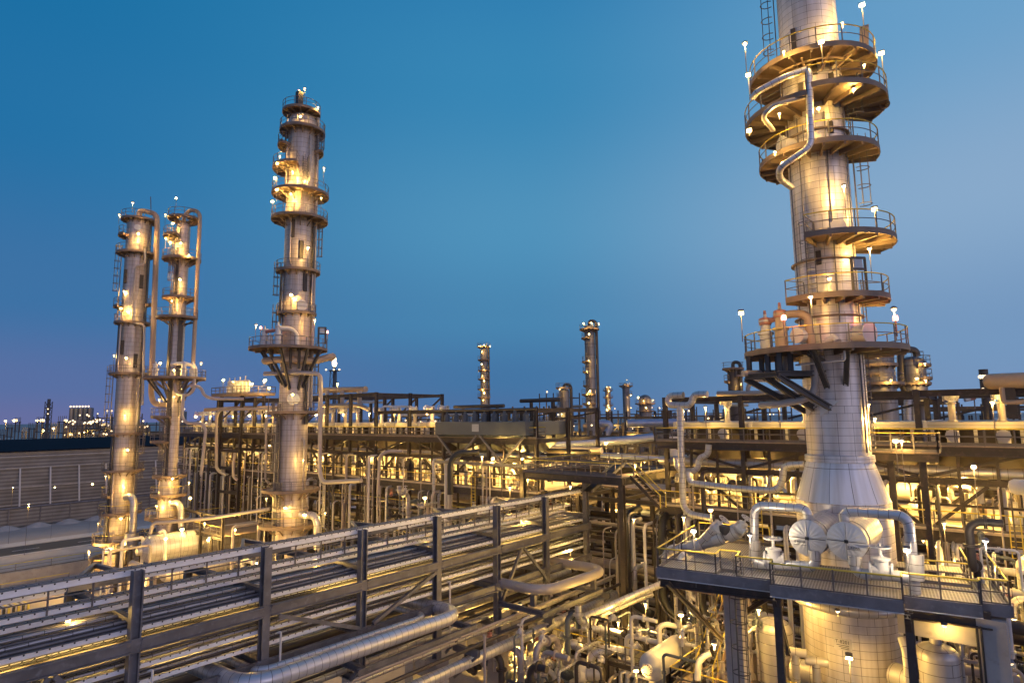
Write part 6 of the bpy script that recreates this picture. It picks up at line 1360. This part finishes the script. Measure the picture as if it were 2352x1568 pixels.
for i in range(9):
    q = at_d(4 + i * 17, 1000, 300 + 30 * (i % 4)); k = thing('switchyard_gantry', 'dark switchyard gantry on the left horizon, %s from the edge' % nth(i), 'gantry', (q.x, q.y, 0), 'dark gantries of the switchyard'); h_ = 17 + 3 * (i % 3); b = MB()
    for dx in (-4, 4): b.bar((q.x + dx, q.y, 0), (q.x + dx, q.y, h_), .5)
    for z in (h_ - .5, h_ * .75): b.bar((q.x - 7, q.y, z), (q.x + 7, q.y, z), .4)
    for j in range(5): b.bar((q.x - 6 + 3 * j, q.y, h_ * .75), (q.x - 6 + 3 * j, q.y, h_ + 2.5), .2)
    b.build('frame', 'dark', k)
# process units in the distance: frames, vessels and many small lamps
rnd = random.Random(9)
UN = [(165, 330, 22, 8, 14), (205, 300, 25, 20, 18), (245, 280, 26, 20, 15), (190, 260, 21, 12, 10), (250, 230, 20, 8, 12), (330, 330, 22, 8, 9), (405, 300, 22, 8, 7), (470, 300, 24, 4, 5), (560, 260, 24, 4, 6), (905, 240, 25, 5, 8), (975, 210, 24, 5, 8), (1040, 250, 25, 5, 8), (1150, 230, 26, 5, 8), (1205, 190, 26, 8, 9), (1272, 300, 34, 5, 9), (1330, 170, 24, 6, 8), (1420, 260, 25, 6, 8), (1465, 160, 24, 6, 8), (1500, 280, 25, 6, 8), (1547, 330, 27, 6, 7), (1600, 240, 24, 6, 8),
      (1665, 260, 25, 6, 7), (1740, 220, 25, 6, 7), (2000, 190, 24, 5, 4), (2160, 170, 25, 6, 8), (2205, 140, 25, 8, 9), (2270, 120, 25.5, 8, 8), (2330, 150, 25, 6, 7), (1260, 110, 20.5, 6, 5), (1420, 105, 20, 6, 5), (1232, 88, 15, 0, 4), (1345, 92, 16, 2, 5), (1460, 84, 15, 0, 5), (1500, 118, 19, 4, 5), (1590, 90, 16, 2, 4), (2240, 85, 18, 4, 5), (2120, 100, 18, 4, 4)]
for ui, (px, d, h_, wdt, nl) in enumerate(UN):
    p = at_d(px, 960, d); wd = 14 + wdt * .6; dp = 10; h_ = max(14, h_)
    k = thing('process_unit', 'far steel process unit on the skyline, %s in order from the left group' % nth(ui), 'process unit', (p.x, p.y, 0), 'far process units on the skyline')
    b = MB(); nx = 4
    for i in range(nx + 1):
        for j in (0, 1): b.bar((p.x - wd / 2 + wd * i / nx, p.y + j * dp, 0), (p.x - wd / 2 + wd * i / nx, p.y + j * dp, h_ - rnd.choice((0, 0, 3))), .4)
    for z in [h_ * q for q in (.35, .55, .75, .93)]:
        for j in (0, 1): b.bar((p.x - wd / 2, p.y + j * dp, z), (p.x + wd / 2, p.y + j * dp, z), .35, .5)
        for i in range(nx + 1): b.bar((p.x - wd / 2 + wd * i / nx, p.y, z), (p.x - wd / 2 + wd * i / nx, p.y + dp, z), .3, .4)
    for i in range(nx): b.bar((p.x - wd / 2 + wd * i / nx, p.y, h_ * .55), (p.x - wd / 2 + wd * (i + 1) / nx, p.y, h_ * .75), .25)
    b.build('frame', 'steel', k)
    for z in (h_ * .56, h_ * .76): MB().b2(p.x - wd / 2, p.x + wd / 2, p.y + .3, p.y + dp - .3, z + .26, z + .36).build('deck', 'deck', k)
    for i in range(4):
        x = p.x + rnd.uniform(-wd / 2, wd / 2); r = rnd.uniform(.6, 1.3); zz = h_ * rnd.choice((.36, .57, .77)); MB().lathe((x, p.y + rnd.uniform(1.5, dp - 1.5), 0), [(r, zz), (r, zz + rnd.uniform(2, 5))] , 12).build('vessel', rnd.choice(('white', 'galv', 'darkpipe')), k) if i < 2 else MB().lathe((x, p.y + rnd.uniform(1, dp), zz + 1.3), [(0, -.3), (r, 0), (r, 6), (0, 6.3)], 12, axis=(1, 0, 0)).build('vessel', rnd.choice(('white', 'galv', 'tan')), k)
    for i in range(3): MB().tube([(p.x - wd / 2 - 4, p.y + 1 + i * 3, h_ * .6 + i), (p.x + wd / 2 + 4, p.y + 1 + i * 3, h_ * .6 + i)], .4, 8).build('pipe', rnd.choice(('bluepipe', 'darkpipe', 'paintpipe')), k)
    s_ = .0011 * d
    for i in range(nl):
        q = V((p.x + rnd.uniform(-wd / 2, wd / 2), p.y - .6, rnd.choice((h_ * .5, h_ * .7, h_ * .89, h_ + .8)) + rnd.uniform(-.6, .6)))
        rr_ = s_ * rnd.uniform(.8, 1.5); single('distant_lamp', MB().lathe(q, [(0, -rr_), (.7 * rr_, -.7 * rr_), (rr_, 0), (.7 * rr_, .7 * rr_), (0, rr_)], 8), 'fardot', 'tiny lit lamp on the %s far process unit of the skyline' % nth(ui), 'lamp', q, 'tiny lamps on the %s far process unit' % nth(ui))
    add_light((p.x - 2, p.y - 1.5, h_ * .72), 2600, WARM, .5, k); add_light((p.x + 3, p.y + 4, h_ * .53), 2600, WARM, .5, k)  # two unseen point lights added to make the unit glow
# long blue pipes beyond the junction
dpipe('fat blue-grey pipe lying on a far rack beyond the square walkway', [(1195, 1026), (1240, 1022), (1445, 1010), (1500, 1003)], 96, .62, 'bluepipe'); dpipe('slimmer blue pipe nearer than the fat one beyond the walkway', [(1240, 1037), (1330, 1042), (1520, 1052)], 84, .34, 'bluepipe')
dpipe('bent blue-grey pipe leaving the foot of the tallest distant column', [(1374, 972), (1400, 973), (1400, 985), (1390, 1000)], 128, .75, 'bluepipe', 1.2); dpipe('level blue-grey pipe behind the left end of the nearer rack', [(1440, 972), (1570, 970)], 110, .7, 'bluepipe')
k = thing('pipe_rack', 'dark far pipe rack with many posts under the blue pipes', 'pipe rack', at_d(1350, 1040, 97)); b = None
for i in range(11):
    p = at_d(1215 + i * 28, 1030, 97); MB().bar((p.x, p.y, 0), (p.x, p.y, at_d(1215 + i * 28, 1026 - i * 1.2, 97).z - .3), .4).build('column', 'dark', k)
for y in (1034, 1052, 1068): MB().bar(at_d(1205, y, 97.5), at_d(1505, y - 12, 97.5), .3, .4).build('beam', 'dark', k)
for i, (px, py) in enumerate(((1275, 1045), (1330, 1060), (1420, 1040), (1480, 1060), (1240, 1075), (1380, 1085))): floodlight(at_d(px, py, 92), .3, 'lamp glowing under the blue pipes, %s of six' % nth(i), 350, WARM, 'lamps under the blue pipes', .9, out=(0, 0, 0))
# wind sock
p = at_d(2237, 912, 110); k = thing('wind_sock', 'red and white wind sock on a pole at right skyline', 'wind sock', p - V((0, 0, 6)))
MB().tube([p - V((0, 0, 6)), p], .1, 6).build('pole', 'rail', k); MB().lathe(p, [(.5, 0), (.42, .9)], 10, axis=-RIGHT + V((0, 0, -.3))).build('sock', 'red', k); MB().lathe(p - RIGHT * .9 - V((0, 0, .27)), [(.42, 0), (.34, .8)], 10, axis=-RIGHT + V((0, 0, -.3))).build('sock_tip', 'white', k)

# ------------------------------------------------------------------ dark pipework filling the rack junction
rnd = random.Random(31)
k = thing('pipe_rack', 'dark steel frame under the square walkway, crowded with drop pipes', 'pipe rack', (-31, 56, 0))
for x in (-37.5, -33.5, -29.0):
    for y in (50.2, 56.5, 62): MB().ib((x, y, 0), (x, y, 15.6), .4, .36, .05, up=(0, 1, 0)).build('column', 'steel', k)
    for z in (4.5, 8.2, 11.8, 15.3): MB().ib((x, 50.4, z), (x, 61.8, z), .36, .24, .04).build('cross_beam', 'steel', k)
for y in (50.2, 56.5, 62):
    for z in (4.5, 8.2, 11.8, 15.3): MB().ib((-38.4, y - .05, z), (-24.6, y - .05, z), .36, .24, .04).build('long_beam', 'steel', k)
MB().b2(-38, -25, 57, 62, 15.5, 15.6).build('deck', 'deck', k)
for i, x in enumerate(sorted(rnd.uniform(-29.8, -17) for _ in range(26))):
    y = 49.0 - rnd.choice((0, .4, .8)); z1 = rnd.uniform(9, 15); z0 = rnd.choice((.3, 3, 6)); r = rnd.choice((.06, .09, .14, .2))
    single('drop_pipe' if r > .11 else 'conduit', MB().tube([(x, y + 1.5, z1), (x, y, z1), (x, y, z0), (x + rnd.choice((-.9, .9)), y - .3, z0)], r, 8, .5), rnd.choice(('darkpipe', 'darkpipe', 'paintpipe', 'pipe', 'white')), 'drop pipe in the dark corner between long rack and platform, %s from the left' % nth(i), 'pipe', (x, y, z0), 'drop pipes in the dark corner')
for i in range(3):
    x = -27.5 + i * 3.3
    c_ = thing('cable_tray', 'dark cable duct curving down out of the rack corner, %s from the left' % nth(i), 'cable tray', (x, 48.6, 6), 'curving cable ducts in the corner')
    MB().tube([(x, 51, 14.6), (x, 48.7, 14.4), (x, 48.5, 7.2), (x + 2.4, 48.2, 6.6)], .33, 10, 1.4).build('duct', 'black', c_)
    MB().tube([(x - .38, 50.9, 14.8), (x - .38, 48.5, 14.6), (x - .38, 48.3, 7.1), (x + 2.2, 48.0, 6.3)], .06, 6, 1.4).build('side_rail', 'galv', c_)
for i, (px, py, d) in enumerate(((1490, 1202, 58), (1530, 1130, 56), (1420, 1150, 62), (1475, 1290, 56), (1560, 1290, 52), (1655, 1330, 48))):
    floodlight(at_d(px, py, d), .3, 'dim lamp in the dark corner of the rack junction, %s of six' % nth(i), 26, WARM, 'lamps in the dark corner', .9, out=(0, 0, 0))
# junction fill done

# ------------------------------------------------------------------ CROWD: small pipework crowding the two lower corners
rnd = random.Random(77)
def crowd(n, px0, px1, py0, py1, d0, d1, lab, grp, rs):
    it = []
    for i in range(n):
        px = px0 + (px1 - px0) * (i + .5) / n + rnd.uniform(-5, 5); q = at_d(px, rnd.uniform(py0, py1), rnd.uniform(d0, d1)); it.append((scr(q), q))
    for i, (_, q) in enumerate(sorted(it, key=lambda e: e[0])):
        r = rnd.choice(rs); L = rnd.uniform(1.2, 3.6); h = rnd.uniform(.8, 2.4); s_ = rnd.choice((-1, 1)); ax = V((1, 0, 0)) if rnd.random() < .5 else V((0, 1, 0))
        a = q; pts = [V((a.x, a.y, max(.1, a.z - rnd.uniform(1.5, 4)))), a, a + ax * L * s_]
        if rnd.random() < .7: pts.append(pts[-1] + V((0, 0, rnd.choice((-1, 1, -1)) * h)))
        if rnd.random() < .4: pts.append(pts[-1] + (V((0, 1, 0)) if ax.x else V((1, 0, 0))) * 1.3)
        k = thing('process_pipe', lab % nth(i), 'pipe', pts[0], grp)
        m_ = rnd.choice(('white', 'pipefine', 'pipe', 'paintpipe', 'darkpipe', 'bluegrey')); MB().tube(pts, r, 10, r * 3).build('pipe', m_, k)
        for j in range(len(pts) - 1):
            c = pts[j].lerp(pts[j + 1], .5); dd = (pts[j + 1] - pts[j]).normalized(); MB().lathe(c - dd * .06, [(r, 0), (r * 1.7, 0), (r * 1.7, .05), (r * 1.1, .055), (r * 1.1, .065), (r * 1.7, .07), (r * 1.7, .12), (r, .12)], 12, axis=dd).build('flange', m_, k)
        if i % 3 == 0: gate_valve(pts[1].lerp(pts[2], .3) + V((0, 0, r)), 'small valve on the ' + (lab % nth(i)).replace('bent flanged pipe', 'flanged pipe'), .55, (0, 0, rnd.uniform(0, 3)), 'valves on ' + grp, rnd.choice(('white', 'bluegrey', 'red')))
crowd(44, 1130, 1500, 1410, 1566, 43, 50, 'bent flanged pipe in the bright bottom centre, %s from the left', 'flanged pipes at bottom centre', (.07, .1, .13, .17, .22))
crowd(22, 2170, 2345, 1250, 1540, 30, 40, 'bent flanged pipe at lower right, %s from the left', 'flanged pipes at lower right', (.06, .09, .12, .18))
crowd(26, 1600, 1760, 1420, 1560, 37, 43, 'bent flanged pipe beneath the raised platform, %s from the left', 'flanged pipes beneath the platform', (.06, .09, .13))
crowd(30, 880, 1340, 1120, 1215, 66, 80, 'bent flanged pipe behind the long rack, %s from the left', 'flanged pipes behind the long rack', (.09, .13, .18, .25))
for i in range(7):
    q = at_d(1150 + i * 48, 1545 - (i % 3) * 30, 47 + i % 3); k = thing('pump', 'pump with finned motor in the bright bottom centre, %s from the left' % nth(i), 'pump', V((q.x, q.y, q.z - .9)), 'pumps at bottom centre')
    MB().b2(q.x - 1, q.x + 1, q.y - .4, q.y + .4, 0, q.z - .45).build('plinth', 'conc', k)
    MB().lathe(q, [(0, 0), (.34, .02)] + [(.34 + .05 * (j % 2), .1 + j * .06) for j in range(12)] + [(.3, .85), (.2, .9), (0, .9)], 14, axis=(1, 0, 0)).build('motor', ('bluegrey', 'white', 'bluegrey')[i % 3], k)
    MB().lathe(q, [(0, 0), (.12, .01), (.12, .25), (.42, .27), (.42, .5), (.2, .55), (.2, .7), (0, .7)], 14, axis=(-1, 0, 0)).tube([q + V((-.4, 0, .2)), q + V((-.4, 0, 1.5))], .15, 8).build('volute', 'white', k)
